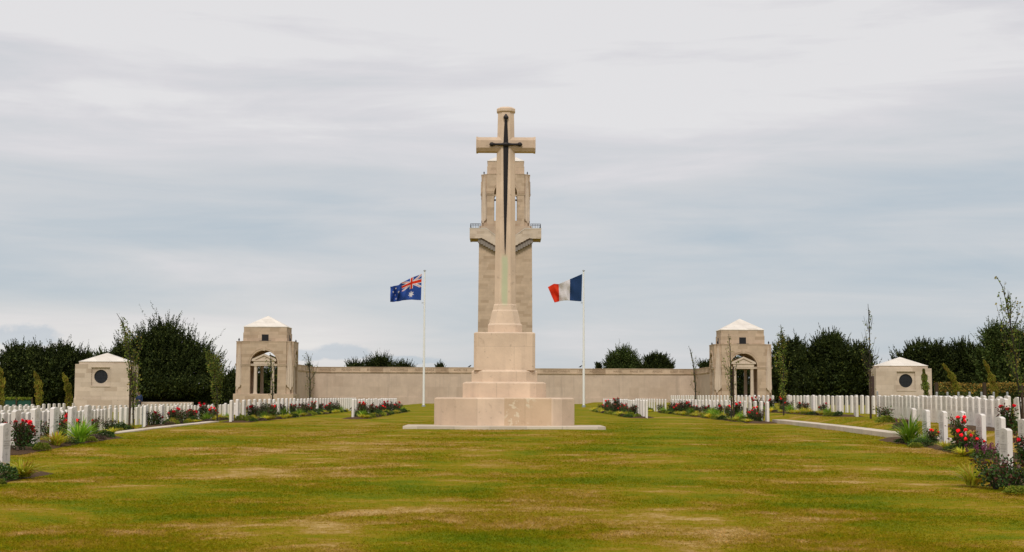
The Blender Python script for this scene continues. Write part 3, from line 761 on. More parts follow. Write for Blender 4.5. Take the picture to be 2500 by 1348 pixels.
# (side, X at first stone, X at last, list of distances, where)
ROWS = [
 (-1, 8.15, 8.15, [23.6], 'alone by the yellow clump at the left edge'),
 (-1, 10.1, 10.1, [28.6, 29.9, 31.2, 32.5, 33.8, 35.1], 'nearest left row'),
 (-1, 14.2, 16.0, frange(40, 58, .75), 'second row of the near left block'),
 (-1, 15.6, 17.6, frange(43, 60, .9), 'row between second and third, near left block'),
 (-1, 17.6, 19.6, frange(46, 64, 1.0), 'third row of the near left block'),
 (-1, 22.5, 24.5, frange(56, 76, 1.0), 'row before the left shelter'),
 (-1, 25, 29, frange(62, 98, 1.6), 'row beside the left shelter'),
 (-1, 9.8, 9.8, frange(52, 96, 1.2), 'long row beyond the left kerb'),
 (-1, 6.35, 6.35, frange(61.0, 86, 1.2), 'innermost row left of the cross'),
 (-1, 13.5, 13.4, [54.4, 57, 59.5, 61.8, 64, 67, 70]+frange(72.5, 100, 1.3), 'row just behind the left kerb'),
 (-1, 16.8, 17.2, frange(58, 92, .95), 'row under the tallest yew'),
 (-1, 20.5, 21.5, frange(66, 100, 1.15), 'back row under the tallest yew'),
 (1, 8.25, 8.25, [23.6], 'alone behind the big rose at the right edge'),
 (1, 10.0, 10.0, [27.6, 28.9, 30.15, 31.4, 32.7, 34.0, 35.2], 'nearest right row'),
 (1, 12.55, 14.35, frange(36, 55.5, .70), 'dense row before the right shelter'),
 (1, 15.6, 17.3, frange(42, 60, 1.1), 'row behind the dense right row'),
 (1, 13.3, 13.3, [54.2, 56.9, 61.6, 63.0, 67]+frange(71, 114, 1.3), 'row just behind the right kerb'),
 (1, 9.9, 9.9, frange(54, 84, 1.25), 'long row beyond the right kerb'),
 (1, 9.9, 9.9, frange(88, 108, 1.6), 'far row before right memorial wall'),
 (1, 6.4, 6.4, frange(64.3, 92, 1.3), 'innermost row right of the cross'),
 (1, 16.2, 16.6, frange(63, 84, 1.05), 'row between right kerb and yews'),
]
def stone_mesh(w_, h_, t_, dz=.3, name='headstone'):
    b = MB(); n = 10; prof = [(-w_/2, -dz), (w_/2, -dz)]
    rise = .035
    prof += [(w_/2-w_*k/n, h_-rise*((2*k/n-1)**2)) for k in range(n+1)]
    b.loft([[(-t_/2, y, z) for y, z in prof], [(t_/2, y, z) for y, z in prof]])
    return b
protoH = []
for h_ in (.813, .80, .825):
    o = stone_mesh(.381, h_, .088).build('headstone', M_HEAD, None, bevel=.004)
    protoH.append(o)
def engr(seed):
    r = random.Random(seed); b = MB(); c = MB(); c2 = MB(); e = MB(); x = .0445
    n = 22; R0 = .062
    for k in range(n):
        if r.random() < .15: continue
        a0, a1_ = 2*PI*k/n, 2*PI*(k+1)/n
        b.add([(x+.002, q*math.cos(a), .655+q*math.sin(a)*1.2) for q, a in ((R0, a0), (R0+.012, a0), (R0+.012, a1_), (R0, a1_))], [(0, 1, 2, 3)])
    for k in range(9):
        a = 2*PI*k/9; b.add([(x+.002, q*math.cos(a+o_), .655+q*math.sin(a+o_)) for q, o_ in ((.015, -.3), (.045, -.12), (.045, .12), (.015, .3))], [(0, 1, 2, 3)])
    for z, hh, ww in ((.52, .022, .26), (.485, .018, .22), (.45, .022, .28), (.41, .018, .2), (.16, .014, .22), (.135, .014, .18)):
        y = -ww/2
        while y < ww/2:
            q = r.uniform(.006, .016); (c if z > .3 else c2).add([(x+.002, y, z), (x+.002, y+q, z), (x+.002, y+q, z+hh), (x+.002, y, z+hh)], [(0, 1, 2, 3)]); y += q+r.uniform(.006, .012)
    e.add([(x+.002, y, z) for y, z in ((-.008, .22), (.008, .22), (.008, .31), (.05, .31), (.05, .325), (.008, .325), (.008, .36), (-.008, .36), (-.008, .325), (-.05, .325), (-.05, .31), (-.008, .31))], [tuple(range(12))])
    return (('emblem', b), ('lettering', c), ('epitaph', c2), ('carved_cross', e))
ENG = []
for k in range(3):
    L_ = []
    for nm_, q in engr(k):
        o = q.build(nm_, M_ENGR, None); L_.append((nm_, o.data)); bpy.data.objects.remove(o)
    ENG.append(L_)
allst = []
for ri, (sd_, x0, x1, ds, where) in enumerate(ROWS):
    for i, d in enumerate(ds):
        k = i/max(1, len(ds)-1); X = sd_*(x0+(x1-x0)*k)+random.uniform(-.012, .012); allst.append((d, ri, i, X))
order = sorted(allst, key=lambda q: q[0]); KEEP = set((q[1], q[2]) for q in order[:300])
rest = MB(); usedp = [False]*3; STONES = {}
for d, ri, i, X in allst:
    sd_, x0, x1, ds, where = ROWS[ri]
    z = g(X, d); nm = random.randrange(3)
    rz = (0 if sd_ < 0 else PI)+random.uniform(-.02, .02); tl = random.uniform(-.006, .006)
    STONES.setdefault(ri, []).append((X, d, z))
    if (ri, i) not in KEEP:
        t = stone_mesh(.381, .81, .088); rest.add([(X+x_, d+y_, z+z_) for x_, y_, z_ in t.v], t.f); continue
    if not usedp[nm]: o = protoH[nm]; usedp[nm] = True
    else: o = protoH[nm].copy(); C.objects.link(o)
    o.location = (X, d+random.uniform(-.03, .03), z+random.uniform(-.01, .012)); o.rotation_euler = (tl, random.uniform(-.006, .006), rz)
    if len(ds) == 1: lb = 'white headstone standing '+where
    else: lb = '%s white headstone from the near end, %s' % (ordw(i), where)
    tag(o, lb, 'headstone', 'headstones in long rows either side of the lawn')
    if d < 60:
        for nm_, q in random.choice(ENG): e = bpy.data.objects.new(nm_, q); C.objects.link(e); e.parent = o
if rest.v:
    o = rest.build('distant_headstones', M_HEAD); tag(o, 'far white headstones too small to single out behind the nearer rows', 'headstones', kind='stuff')
# ---------------------------------------------------------------- kerbs, beds
for s_, lab in ((-1, 'flush pale stone kerb strip running along the left edge of the lawn'), (1, 'raised pale stone kerb running along the right edge of the lawn')):
    b = MB(); ysd = frange(35.2 if s_ < 0 else 33.6, 53 if s_ < 0 else 54.6, .6)
    rings = []
    for y in ysd:
        x = s_*(10.35 if s_ < 0 else 10.2); zz_ = (g(x-.0, y)+.035) if s_ < 0 else g(9.9, y)+.13
        xa, xb = sorted((x, x+s_*(.36 if s_ < 0 else .5)))
        rings.append([(xa, y, zz_-.4), (xb, y, zz_-.4), (xb, y, zz_), (xa, y, zz_)])
    b.loft(rings); o = b.build('kerb', M_KERB, None, bevel=.008); tag(o, lab, 'kerb')
def bed(side, xa, xb, d0, d1):
    n = max(6, int((d1-d0)/.35)); L, Rr = [], []
    r = random.Random(int(d0*10)+side)
    vs = []; fs = []
    for i in range(n+1):
        y = d0+(d1-d0)*i/n; end = i in (0, n); tp = min(1, i/2, (n-i)/2)
        a, c = sorted((side*(xa-.10*r.random()), side*(xb+.1*r.random()))); m = (a+c)/2; a = m+(a-m)*max(.2, tp); c = m+(c-m)*max(.2, tp)
        for k in range(5):
            x = a+(c-a)*k/4; vs.append((x, y, g(x, y)+(-.02 if end else .0 if k in (0, 4) else .05+.02*r.random())-.008*(k in (0, 4))+.006))
    for i in range(n):
        for k in range(4): fs.append((i*5+k, i*5+k+1, (i+1)*5+k+1, (i+1)*5+k))
    b = MB(); b.add(vs, fs); o = b.build('flower_bed_soil', M_SOIL, None, smooth=True); tag(o, kind='structure')
BEDS = [(-1, 7.45, 8.9, 20.8, 24.6), (-1, 9.55, 10.7, 28, 37), (-1, 9.2, 10.2, 51.6, 85), (-1, 5.7, 6.7, 59.4, 87), (-1, 12.7, 13.9, 54, 72), (-1, 13.6, 14.8, 40, 48),
        (1, 7.65, 8.9, 20.2, 24.6), (1, 9.45, 10.6, 27, 37), (1, 9.2, 10.3, 53, 85), (1, 5.8, 6.8, 64, 93), (1, 12.6, 13.7, 54, 76), (1, 12.0, 12.9, 36, 40)]
for q in BEDS: bed(*q)
# ---------------------------------------------------------------- plants
def rand_dir(n, up=.3, r=rng):
    d = r.normal(size=(n, 3)); d[:, 2] += up; return unit(d)
def rose_proto(seed, h, wd, nb, young=.35):
    r = np.random.default_rng(seed); e = empty('rose_bush')
    b = MB(); tips = []
    ns = 7
    for k in range(ns):
        a = 2*PI*k/ns+r.uniform(-.4, .4); rad = wd*.5*r.uniform(.3, 1); hh = h*r.uniform(.7, 1.0)
        p = [Vector((0.02*math.cos(a), .02*math.sin(a), -.03)), Vector((rad*.5*math.cos(a), rad*.5*math.sin(a), hh*.45)), Vector((rad*math.cos(a), rad*math.sin(a), hh))]
        b.tube(p, [.012, .009, .005], 5); tips.append(p)
    b.build('stems', M_BARK, e)
    cen, dr, cy, dy = [], [], [], []
    for p in tips:
        for q in range(int(120*h*1.2)):
            t = r.uniform(.12, 1.05)**.8; base = p[0].lerp(p[1], t*2) if t < .5 else p[1].lerp(p[2], t*2-1)
            sp_ = wd*.20*(1.15-.5*t); o = Vector(r.normal(size=3))*sp_*.7; c = base+o
            if c.z < .02: c.z = .02+r.uniform(0, .1)
            (cy if (t > 1-young*.8 and r.random() < .55) else cen).append(tuple(c)); 
            (dy if len(cy) > len(dy) else dr).append(tuple(o.normalized()+Vector((0, 0, .3))))
    L = leaves(np.array(cen), np.array(dr), r.uniform(.05, .085, len(cen)), r.uniform(.03, .055, len(cen)), r)
    quads('foliage', L, M_ROSE, e)
    if cy: quads('young_leaves', leaves(np.array(cy), np.array(dy), r.uniform(.04, .075, len(cy)), r.uniform(.025, .04, len(cy)), r), M_ROSEY, e)
    for k in range(nb):
        p = tips[k % ns]; c = np.array(p[2])+np.array([r.uniform(-.04, .04), r.uniform(-.04, .04), r.uniform(-.02, .07)])
        if k >= 3: c = np.array(p[1].lerp(p[2], r.uniform(.4, .9)))+r.normal(size=3)*.05
        dirs = rand_dir(34, .5, r); rr = r.uniform(.042, .058)
        quads('bloom', leaves(c+dirs*rr*.55, np.cross(dirs, r.normal(size=(34, 3))), rr*1.5, rr*1.3, r), M_BLOOM, e)
    return e
def blade_clump(name, seed, n, h, spread, m, wd=.022, droop=.5):
    r = np.random.default_rng(seed); Q = []
    for k in range(n):
        a = r.uniform(0, 2*PI); rad = r.uniform(.0, .08); ln = h*r.uniform(.45, 1.1); out = spread*r.uniform(.1, 1.35)
        d = np.array([math.cos(a), math.sin(a), 0]); s = np.array([-d[1], d[0], 0])*wd*.5*r.uniform(.7, 1.3)
        if r.random() < .5: s = s*.5+d*wd*.3
        pts = []
        for q in range(6):
            t = q/5; pts.append(d*(rad+out*t**1.6)+np.array([0, 0, ln*(t-droop*.5*t**3*out/spread)]))
        for q in range(5):
            w0 = 1-(q/5)**2*.9; w1 = 1-((q+1)/5)**2*.9
            Q.append([pts[q]-s*w0, pts[q]+s*w0, pts[q+1]+s*w1, pts[q+1]-s*w1])
    Q = np.array(Q).reshape(n, 5, 4, 3)
    # join strips so that each blade is one island
    V = np.concatenate([Q[:, :, 0:2].reshape(n, 10, 3), Q[:, 4:5, 2:4][:, 0, ::-1]], 1)
    me = bpy.data.meshes.new(name); fs = []
    for k in range(n):
        b0 = k*12; fs += [(b0+2*q, b0+2*q+1, b0+2*q+3, b0+2*q+2) for q in range(5)]
    me.from_pydata(V.reshape(-1, 3).tolist(), [], fs); me.materials.append(m)
    return link(name, me)
def mound(name, seed, n, wd, h, m, ls=.05):
    r = np.random.default_rng(seed); d = unit(r.normal(size=(n, 3))); d[:, 2] = np.abs(d[:, 2])
    lump = 1+.18*np.sin(d[:, 0]*5+seed)*np.cos(d[:, 1]*6)
    c = d*np.array([wd/2, wd/2*.8, h])*(r.uniform(.72, 1.0, n)*lump)[:, None]
    return quads(name, leaves(c, d+r.normal(size=(n, 3))*.5+np.array([0, 0, .3]), ls, ls*.5, r), m)
def spikes(name, seed, n, wd, h):
    e = empty(name); r = np.random.default_rng(seed); c = []; dr = []
    m_ = mound('foliage', seed, 500, wd, h*.55, M_MOUND, .05); m_.parent = e; KIDS.setdefault(e.name, []).append(m_)
    for k in range(n):
        a, b_ = r.uniform(-wd/2, wd/2), r.uniform(-wd/2.4, wd/2.4); hh = h*r.uniform(.7, 1.0)
        for q in range(26):
            t = q/25; c.append((a+r.normal()*.01+.1*a*t, b_+r.normal()*.01, hh*(.45+.55*t))); dr.append((r.normal()*.6, r.normal()*.6, .8))
    quads('flower_spikes', leaves(np.array(c), np.array(dr), .032, .018, r), M_SALVIA, e)
    return e
PRO = {}
PRO['rose'] = [rose_proto(1, .62, .46, 3), rose_proto(2, .55, .52, 4, .4), rose_proto(3, .75, .48, 3, .3), rose_proto(4, .48, .6, 0, .42), rose_proto(5, .6, .42, 1, .5)]
PRO['iris'] = [blade_clump('iris_clump', 11, 150, .56, .46, M_IRIS, .034, .5), blade_clump('iris_clump', 12, 100, .42, .36, M_IRIS, .03, .6)]
PRO['yellow'] = [blade_clump('daylily_clump', 13, 170, .32, .42, M_YIRIS, .026, .8), blade_clump('daylily_clump', 14, 140, .26, .36, M_YIRIS, .026, .7)]
PRO['mound'] = [mound('low_shrub', 21, 900, .6, .24, M_MOUND), mound('low_shrub', 22, 800, .5, .2, M_MOUND, .045)]
PRO['lime'] = [mound('low_shrub', 23, 800, .5, .2, M_LIME, .05)]
PRO['heather'] = [mound('heather_mound', 24, 900, .55, .17, M_HEATH, .035)]
PRO['salvia'] = [spikes('salvia_clump', 25, 34, .6, .36)]
DESC = {'rose': ('rose bush', ('bushy red rose', 'rose bush with dark red leaves', 'tall red rose bush', 'purple leaved rose without blooms', 'small rose bush with one bloom'), 'rose bushes planted between the headstones'),
        'iris': ('iris', ('upright green sword leaved clump', 'loose green sword leaved clump'), 'sword leaved clumps in the flower beds'),
        'yellow': ('plant', ('yellow green grassy clump', 'low yellowing grassy clump'), 'yellowing grassy clumps in the flower beds'),
        'mound': ('shrub', ('dark green low mound', 'small dark green cushion'), 'low green shrubs in the flower beds'),
        'lime': ('shrub', ('bright lime green low mound',), 'low green shrubs in the flower beds'),
        'heather': ('heather', ('brownish pink heather mound',), 'heather mounds in the flower beds'),
        'salvia': ('salvia', ('purple flower spikes over low leaves',), 'purple salvia clumps in the flower beds')}
USED = set(); LAB = set()
def plant(kind, var, x, y, s=1.0, where='', rz=None, dz=0, sz=1.0):
    p = PRO[kind][var]
    if (kind, var) in USED: o = copy_tree(p)
    else: o = p; USED.add((kind, var))
    o.location = (x, y, g(x, y)+.03+dz); o.rotation_euler = (0, 0, random.uniform(0, 6.28) if rz is None else rz); o.scale = (s, s, s*sz)
    cat, ds, grp = DESC[kind]; lb = ds[var]+' '+where
    for a_, b__ in ((' by ', ' just past '), (' just past ', ' just before '), (' just before ', ' behind '), (' edging ', ' just past '), (' just past ', ' just before ')):
        if lb in LAB and a_ in lb: lb = lb.replace(a_, b__, 1)
    LAB.add(lb); tag(o, lb, cat, grp); return o
# foreground plants placed one by one
def at(px, d, z=None):
    for _ in range(1): pass
    return P(px, 900, d).x
FG = [('lime', 0, 108, 29.8, .9, 'under the second headstone of the nearest left row', .8), ('mound', 0, 170, 32.0, .9, 'between the yellow and green clumps on the left', .7), ('rose', 1, 152, 33.2, .8, 'behind the yellow clump of the nearest left row', 1.0),
      ('lime', 0, 225, 33.4, .8, 'right of the green sword leaves on the left', .7), ('yellow', 1, 215, 35.5, .7, 'beyond the green sword leaves on the left', .9), ('iris', 1, 34, 30.6, .9, 'behind the near left roses', .9), ('rose', 0, 192, 34.8, .8, 'by the fifth headstone of the nearest left row', 1.0),
      ('yellow', 1, 278, 38.5, .8, 'beside the near end of the left kerb', .9), ('lime', 0, 2386, 28.6, .9, 'before the salvia of the nearest right row', .7), ('iris', 1, 2252, 33.3, .8, 'right of the big sword leaves on the right', .9), ('rose', 1, 2380, 30.0, .75, 'left of the purple salvia', .8),
      ('lime', 0, 2232, 31.8, .8, 'at the lawn edge below the right sword leaves', .6), ('yellow', 1, 2345, 29.0, .9, 'in front of the tall right rose', .8), ('mound', 0, 2436, 23.0, 1.0, 'at the foot of the nearest right headstone', .8),
      ('mound', 0, 6, 22.0, 1.0, 'at the left edge of the photo', 1.05), ('yellow', 0, 66, 22.6, 1.3, 'beside the nearest left headstone', .75), ('lime', 0, 0, 21.0, .7, 'below the dark mound at the left edge', .6),
      ('rose', 2, 52, 29.3, .8, 'before the first headstones of the nearest left row', 1), ('rose', 1, 72, 30.4, 1.0, 'beside the second headstone of the nearest left row', .95), ('mound', 1, 88, 30.2, .8, 'at the foot of the third left headstone', .6),
      ('yellow', 0, 142, 31.2, 1.1, 'before the third headstone of the nearest left row', 1), ('iris', 0, 200, 32.6, 1.15, 'before the fourth headstone of the nearest left row', .95),
      ('rose', 3, 128, 32.6, .9, 'between the third and fourth left headstones', 1), ('rose', 4, 172, 34.0, 1.0, 'behind the green sword leaves on the left', 1.15), ('heather', 0, 232, 34.0, 1.2, 'at the lawn edge right of the left sword leaves', .7),
      ('mound', 1, 262, 35.6, 1.2, 'at the near end of the left kerb', .7), ('heather', 0, 30, 29.2, 1.2, 'under the left front rose', .6), ('mound', 0, 296, 43, 1.2, 'behind the left kerb near the sapling', .8), ('yellow', 1, 322, 44, .9, 'beside the left sapling', 1), ('rose', 4, 235, 36.5, .7, 'at the far end of the nearest left row', 1.1), ('rose', 3, 268, 40, .7, 'beyond the end of the nearest left row', 1),
      ('rose', 3, 2424, 21.0, 1.0, 'in front of the nearest right headstone', .85), ('rose', 3, 2464, 20.6, 1.0, 'at the right edge before the nearest headstone', .8), ('yellow', 1, 2368, 21.4, 1.1, 'left of the big front rose on the right', 1.3), ('lime', 0, 2480, 20.0, 1.0, 'creeping over the soil at the lower right edge', .5),
      ('rose', 0, 2492, 26.4, .95, 'right of the nearest right headstone', 1.0), ('salvia', 0, 2408, 28.0, 1.15, 'before the third headstone of the nearest right row', .75), ('rose', 2, 2338, 30.2, .95, 'before the fourth headstone of the nearest right row', 1.0), ('rose', 1, 2352, 29.6, .8, 'at the foot of the tall right rose', 1),
      ('yellow', 1, 2308, 31.0, .9, 'before the fifth headstone of the nearest right row', .9), ('iris', 0, 2218, 33.8, 1.25, 'at the near end of the right kerb', 1.05), ('rose', 0, 2275, 32.4, .7, 'between the fifth and sixth right headstones', .9), ('mound', 0, 2245, 32.3, 1.0, 'under the right sword leaves', .7),
      ('mound', 1, 2330, 30.4, 1.0, 'left of the tall right rose', .6), ('lime', 0, 2365, 29.2, .9, 'right of the tall right rose', .6), ('mound', 1, 2200, 34.2, .8, 'at the lawn edge by the right kerb end', .6), ('rose', 2, 2456, 33.5, 1.05, 'beside the near end of the dense right row', .85), ('mound', 0, 2470, 34, 1.1, 'under the rose at the near end of the dense right row', 1.1),
      ('heather', 0, 2195, 40.5, 1.1, 'before the dense right row', 1), ('salvia', 0, 2205, 41, .9, 'before the middle of the dense right row', .8), ('lime', 0, 2160, 44, 1.3, 'at the far end of the dense right row', .8), ('rose', 3, 2158, 47, 1.0, 'beside the far end of the dense right row', .8), ('mound', 1, 2378, 32.8, .8, 'behind the fourth right headstone', 1)]
for kind, var, px, d, s, where, sz in FG:
    plant(kind, var, at(px, d), d, s, where, sz=sz)
# the long beds
SEQ = ['rose', 'rose', 'rose', 'iris', 'rose', 'lime', 'yellow', 'rose', 'mound', 'rose']
BP = [(7, -1, 9.38, 52.5, 84, .85), (8, -1, 5.95, 60.2, 86, .8), (9, -1, 13.0, 54.6, 72, .85), (17, 1, 9.45, 54.2, 85, .8), (19, 1, 5.95, 65, 93, .8), (16, 1, 12.8, 54.8, 76, 1.0), (2, -1, 13.8, 41, 47, 1.2), (18, 1, 9.3, 88, 100, 2.0)]
for ri, s_, X, d0, d1, stp in BP:
    y = d0; r = random.Random(ri*5+1)
    while y < d1:
        kind = r.choice(SEQ); var = r.randrange(len(PRO[kind]))
        if kind == 'rose' and r.random() < .25: var = 3
        rowst = STONES[ri]; k = min(range(len(rowst)), key=lambda q: abs(rowst[q][1]-y))
        X_ = s_*(X+r.uniform(-.12, .15)+(.25 if kind == 'rose' else 0))
        plant(kind, var, X_, y, r.uniform(.75, 1.1), 'by %s headstone, %s' % (ordw(k), ROWS[ri][4]), sz=r.uniform(.85, 1.1))
        if r.random() < .9:
            k2 = r.choice(['mound', 'lime', 'lime', 'yellow', 'heather', 'yellow']); v2 = r.randrange(len(PRO[k2]))
            plant(k2, v2, s_*(X-.22+r.uniform(-.1, .05)), y+stp*.35, r.uniform(.6, .9), 'edging %s headstone, %s' % (ordw(k), ROWS[ri][4]), sz=r.uniform(.7, 1.))
        y += stp*r.uniform(.6, 1.3)
for k_, lst in PRO.items():
    for i_, o in enumerate(lst):
        if (k_, i_) not in USED: plant(k_, i_, -9.4, 60+i_, .8, 'in the left bed beyond the kerb')
# ---------------------------------------------------------------- trees
def crown(name, blobs, parent, m, seed, shoots, per, leaf, slen, inner=.6, up=.7, org=(0, 0, 0)):
    r = np.random.default_rng(seed); cen = []; dr = []; ln = []
    vol = np.array([b[3]*b[4]*b[5] for b in blobs])**(2/3.); pr = vol/vol.sum()
    which = r.choice(len(blobs), size=shoots, p=pr)
    bl = np.array(blobs)[which]
    d = unit(r.normal(size=(shoots, 3))); d[:, 2] = np.where(d[:, 2] < -.35, -d[:, 2], d[:, 2])
    base = bl[:, :3]+d*bl[:, 3:6]*r.uniform(.72, .98, (shoots, 1))
    sd_ = unit(d*np.array([1, 1, .6])+np.array([0, 0, up])+r.normal(size=(shoots, 3))*.22)
    L = slen*r.uniform(.25, .85, shoots)*np.where(r.random(shoots) < .04, 1.8, 1)
    t = np.tile(np.linspace(0, 1, per), (shoots, 1))
    curve = np.array([0, 0, 1.])*(t**2)[..., None]*L[:, None, None]*.22
    c = base[:, None]+sd_[:, None]*(t*L[:, None])[..., None]+curve
    wdt = (1.12-t)[..., None]*np.minimum(L, 1.2)[:, None, None]*.10
    c = c+r.normal(size=c.shape)*wdt
    dd = sd_[:, None]*1.0+r.normal(size=c.shape)*.45
    lf = leaf*(1.1-.45*t)*r.uniform(.7, 1.3, t.shape)
    c = c.reshape(-1, 3); dd = dd.reshape(-1, 3); lf = lf.reshape(-1)
    # inner leaves that close the crown
    ni = int(shoots*per*inner); wi = r.choice(len(blobs), size=ni, p=pr); bi = np.array(blobs)[wi]
    d2 = unit(r.normal(size=(ni, 3))); c2 = bi[:, :3]+d2*bi[:, 3:6]*(r.uniform(.2, .97, (ni, 1)))
    Q = np.concatenate([leaves(c, dd, lf, lf*.42, r), leaves(c2, d2+r.normal(size=d2.shape), leaf*1.35, leaf*.75, r)])
    return quads(name, Q, m, parent)
def tree(name, px, d, blobs, m, seed, shoots, label, group=None, per=24, leaf=.22, slen=1.4, low=False, up=.7, inner=1.0, cat='tree'):
    """blobs: (px, py, radius x px, radius z px, dy metres)"""
    k = d/FPX; bx = P(px, 960, d).x; bz = g(bx, d)
    e = empty(name, (bx, d, bz), 0, label, cat, group)
    B = []
    for (x, y, rx, rz_, dy) in blobs:
        q = P(x, y, d); B.append((q.x-bx, dy, q.z-bz, rx*k, rx*k*.85, rz_*k))
    if low:      # a skirt of boughs down to the ground
        xs_ = [b[0] for b in blobs]; x0_, x1_ = min(b[0]-b[2]*.75 for b in blobs), max(b[0]+b[2]*.75 for b in blobs)
        for x in np.arange(x0_+14, x1_-10, 26): q = P(x, 960, d); B.append((q.x-bx, .3, .8, 22*k, 20*k, 1.3))
    top = max(b[2] for b in B); b = MB()
    b.tube([(0, 0, -.5), (.1, .05, top*.3), (-.1, .1, top*.65), (0, 0, top)], [.45, .34, .2, .03], 8)
    r = random.Random(seed)
    for q in B:
        b.tube([(0, 0, top*.2), (q[0]*.5, q[1]*.5, q[2]*.75), (q[0], q[1], q[2]+q[5]*.5)], [.2, .12, .03], 6)
    b.build('trunk', M_BARK, e)
    crown('crown', B, e, m, seed, shoots, per, leaf, slen, inner, up)
    return e
TG = 'trees standing around the cemetery'
tree('yew_tree', 400, 132, [(402, 818, 30, 32, 0), (400, 846, 56, 40, 0), (362, 862, 52, 40, -1), (445, 870, 60, 44, 1), (400, 900, 104, 50, 0), (300, 862, 26, 24, 0), (318, 905, 48, 50, 1), (500, 900, 36, 40, 0), (528, 935, 24, 36, 0), (400, 945, 125, 30, -1)], M_YEW, 3, 2000, 'tallest dark yew, spiky and spreading, between the left shelter and pavilion', TG, slen=1.7, low=True)
tree('yew_tree', 60, 134, [(60, 920, 62, 72, 0), (0, 930, 50, 70, 1), (110, 930, 50, 62, -1), (45, 875, 34, 34, 0), (100, 880, 34, 34, 0), (60, 960, 90, 30, 0)], M_YEW, 4, 1000, 'broad dark yew at the far left of the photo', TG, slen=1.2, low=True)
tree('yew_tree', 180, 136, [(175, 915, 52, 60, 0), (150, 880, 34, 36, 0), (205, 900, 26, 38, 0), (180, 955, 60, 35, 0)], M_YEW, 5, 800, 'dark yew just left of the left shelter', TG, slen=1.1, low=True)
tree('broadleaf_tree', 262, 140, [(262, 885, 36, 28, 0), (285, 910, 30, 30, 0), (262, 940, 40, 40, 0)], M_OAK, 6, 300, 'lighter tree peeping over the left shelter roof', TG, slen=.9, low=True)
tree('broadleaf_tree', 562, 176, [(566, 940, 18, 36, 0), (548, 950, 16, 26, 0)], M_YEW, 7, 260, 'small dark tree beside the left pavilion', TG, slen=.8, low=True)
tree('yew_tree', 1925, 174, [(1915, 880, 34, 46, 0), (1940, 860, 30, 34, 0), (1900, 930, 34, 45, 0), (1945, 920, 40, 50, 0)], M_YEW, 8, 700, 'dark yew right behind the right pavilion', TG, slen=1.0, low=True)
tree('yew_tree', 2025, 136, [(2020, 870, 46, 50, 0), (2030, 845, 32, 30, 0), (1985, 890, 40, 45, 1), (2065, 890, 44, 46, -1), (2025, 930, 80, 48, 0)], M_YEW, 9, 1200, 'large dark yew between the right pavilion and right shelter', TG, slen=1.0, low=True)
tree('yew_tree', 2108, 139, [(2100, 880, 28, 40, 0), (2115, 925, 32, 46, 0), (2090, 920, 30, 46, 0)], M_YEW, 10, 600, 'dark yew left of the right shelter roof', TG, slen=.9, low=True)
tree('yew_tree', 2250, 136, [(2250, 880, 48, 44, 0), (2215, 895, 34, 34, 1), (2285, 890, 46, 52, 0), (2240, 920, 50, 40, 0), (2300, 935, 50, 35, 0)], M_YEW, 11, 1000, 'dark rounded yew rising above the right shelter', TG, slen=.9, low=True)
tree('yew_tree', 2355, 137, [(2350, 880, 42, 46, 0), (2330, 905, 44, 50, 0), (2375, 900, 44, 50, 0), (2350, 940, 60, 30, 0)], M_YEW, 12, 900, 'dark yew behind the middle of the right hedge', TG, slen=.9, low=True)
tree('broadleaf_tree', 2445, 128, [(2440, 840, 42, 42, 0), (2470, 875, 46, 50, 0), (2420, 885, 40, 44, 0), (2495, 850, 26, 44, 0), (2450, 930, 60, 40, 0), (2425, 820, 20, 22, 0)], M_OAK, 13, 1000, 'tallest green tree at the right edge behind the hedge', TG, slen=1.2, low=True)
tree('broadleaf_tree', 2540, 128, [(2540, 890, 50, 60, 0), (2530, 940, 60, 40, 0)], M_OAK, 31, 400, 'green tree cut by the right edge of the photo', TG, slen=1.1, low=True)
tree('yew_tree', 668, 192, [(690, 915, 30, 34, 0), (645, 925, 46, 26, 0), (612, 930, 24, 26, 0), (660, 950, 60, 30, 0)], M_YEW, 41, 620, 'dark tree seen through the arch of the left pavilion', TG, slen=1.0, low=True)
tree('yew_tree', 1800, 192, [(1795, 900, 44, 52, 0), (1835, 900, 36, 50, 0), (1775, 940, 36, 40, 0), (1812, 950, 50, 30, 0)], M_YEW, 42, 520, 'dark tree seen through the arch of the right pavilion', TG, slen=.8, low=True)
BG = 'tree tops showing over the memorial wall'
tree('yew_tree', 868, 214, [(868, 896, 22, 11, 0), (865, 920, 26, 22, 0)], M_YEW, 14, 200, 'leftmost small dark tree top over the memorial wall', BG, slen=1.1)
tree('yew_tree', 928, 216, [(928, 886, 24, 15, 0), (905, 900, 16, 16, 0), (945, 905, 28, 18, 0)], M_YEW, 15, 320, 'highest spiky tree top over the left memorial wall', BG, slen=1.5)
tree('yew_tree', 986, 218, [(986, 898, 20, 9, 0), (985, 915, 26, 16, 0)], M_YEW, 16, 240, 'low dark tree top just left of the left flagpole', BG, slen=1.2)
tree('yew_tree', 1074, 220, [(1074, 897, 9, 9, 0), (1072, 915, 12, 14, 0)], M_YEW, 17, 100, 'tiny tree top between the left flagpole and the cross', BG, slen=.7)
tree('broadleaf_tree', 1519, 214, [(1519, 872, 32, 22, 0), (1500, 890, 26, 18, 0), (1545, 890, 24, 18, 0), (1520, 910, 50, 22, 0)], M_OAK, 18, 520, 'rounded tree top just right of the right flagpole', BG, slen=1.1)
tree('broadleaf_tree', 1461, 215, [(1461, 895, 7, 10, 0), (1462, 910, 10, 12, 0)], M_YEW, 19, 80, 'small dark tree top close to the right flagpole', BG, slen=.6)
tree('broadleaf_tree', 1605, 212, [(1603, 884, 32, 20, 0), (1625, 895, 22, 14, 0), (1600, 905, 46, 20, 0)], M_YEW, 20, 460, 'dense dark tree top over the right memorial wall', BG, slen=.9)
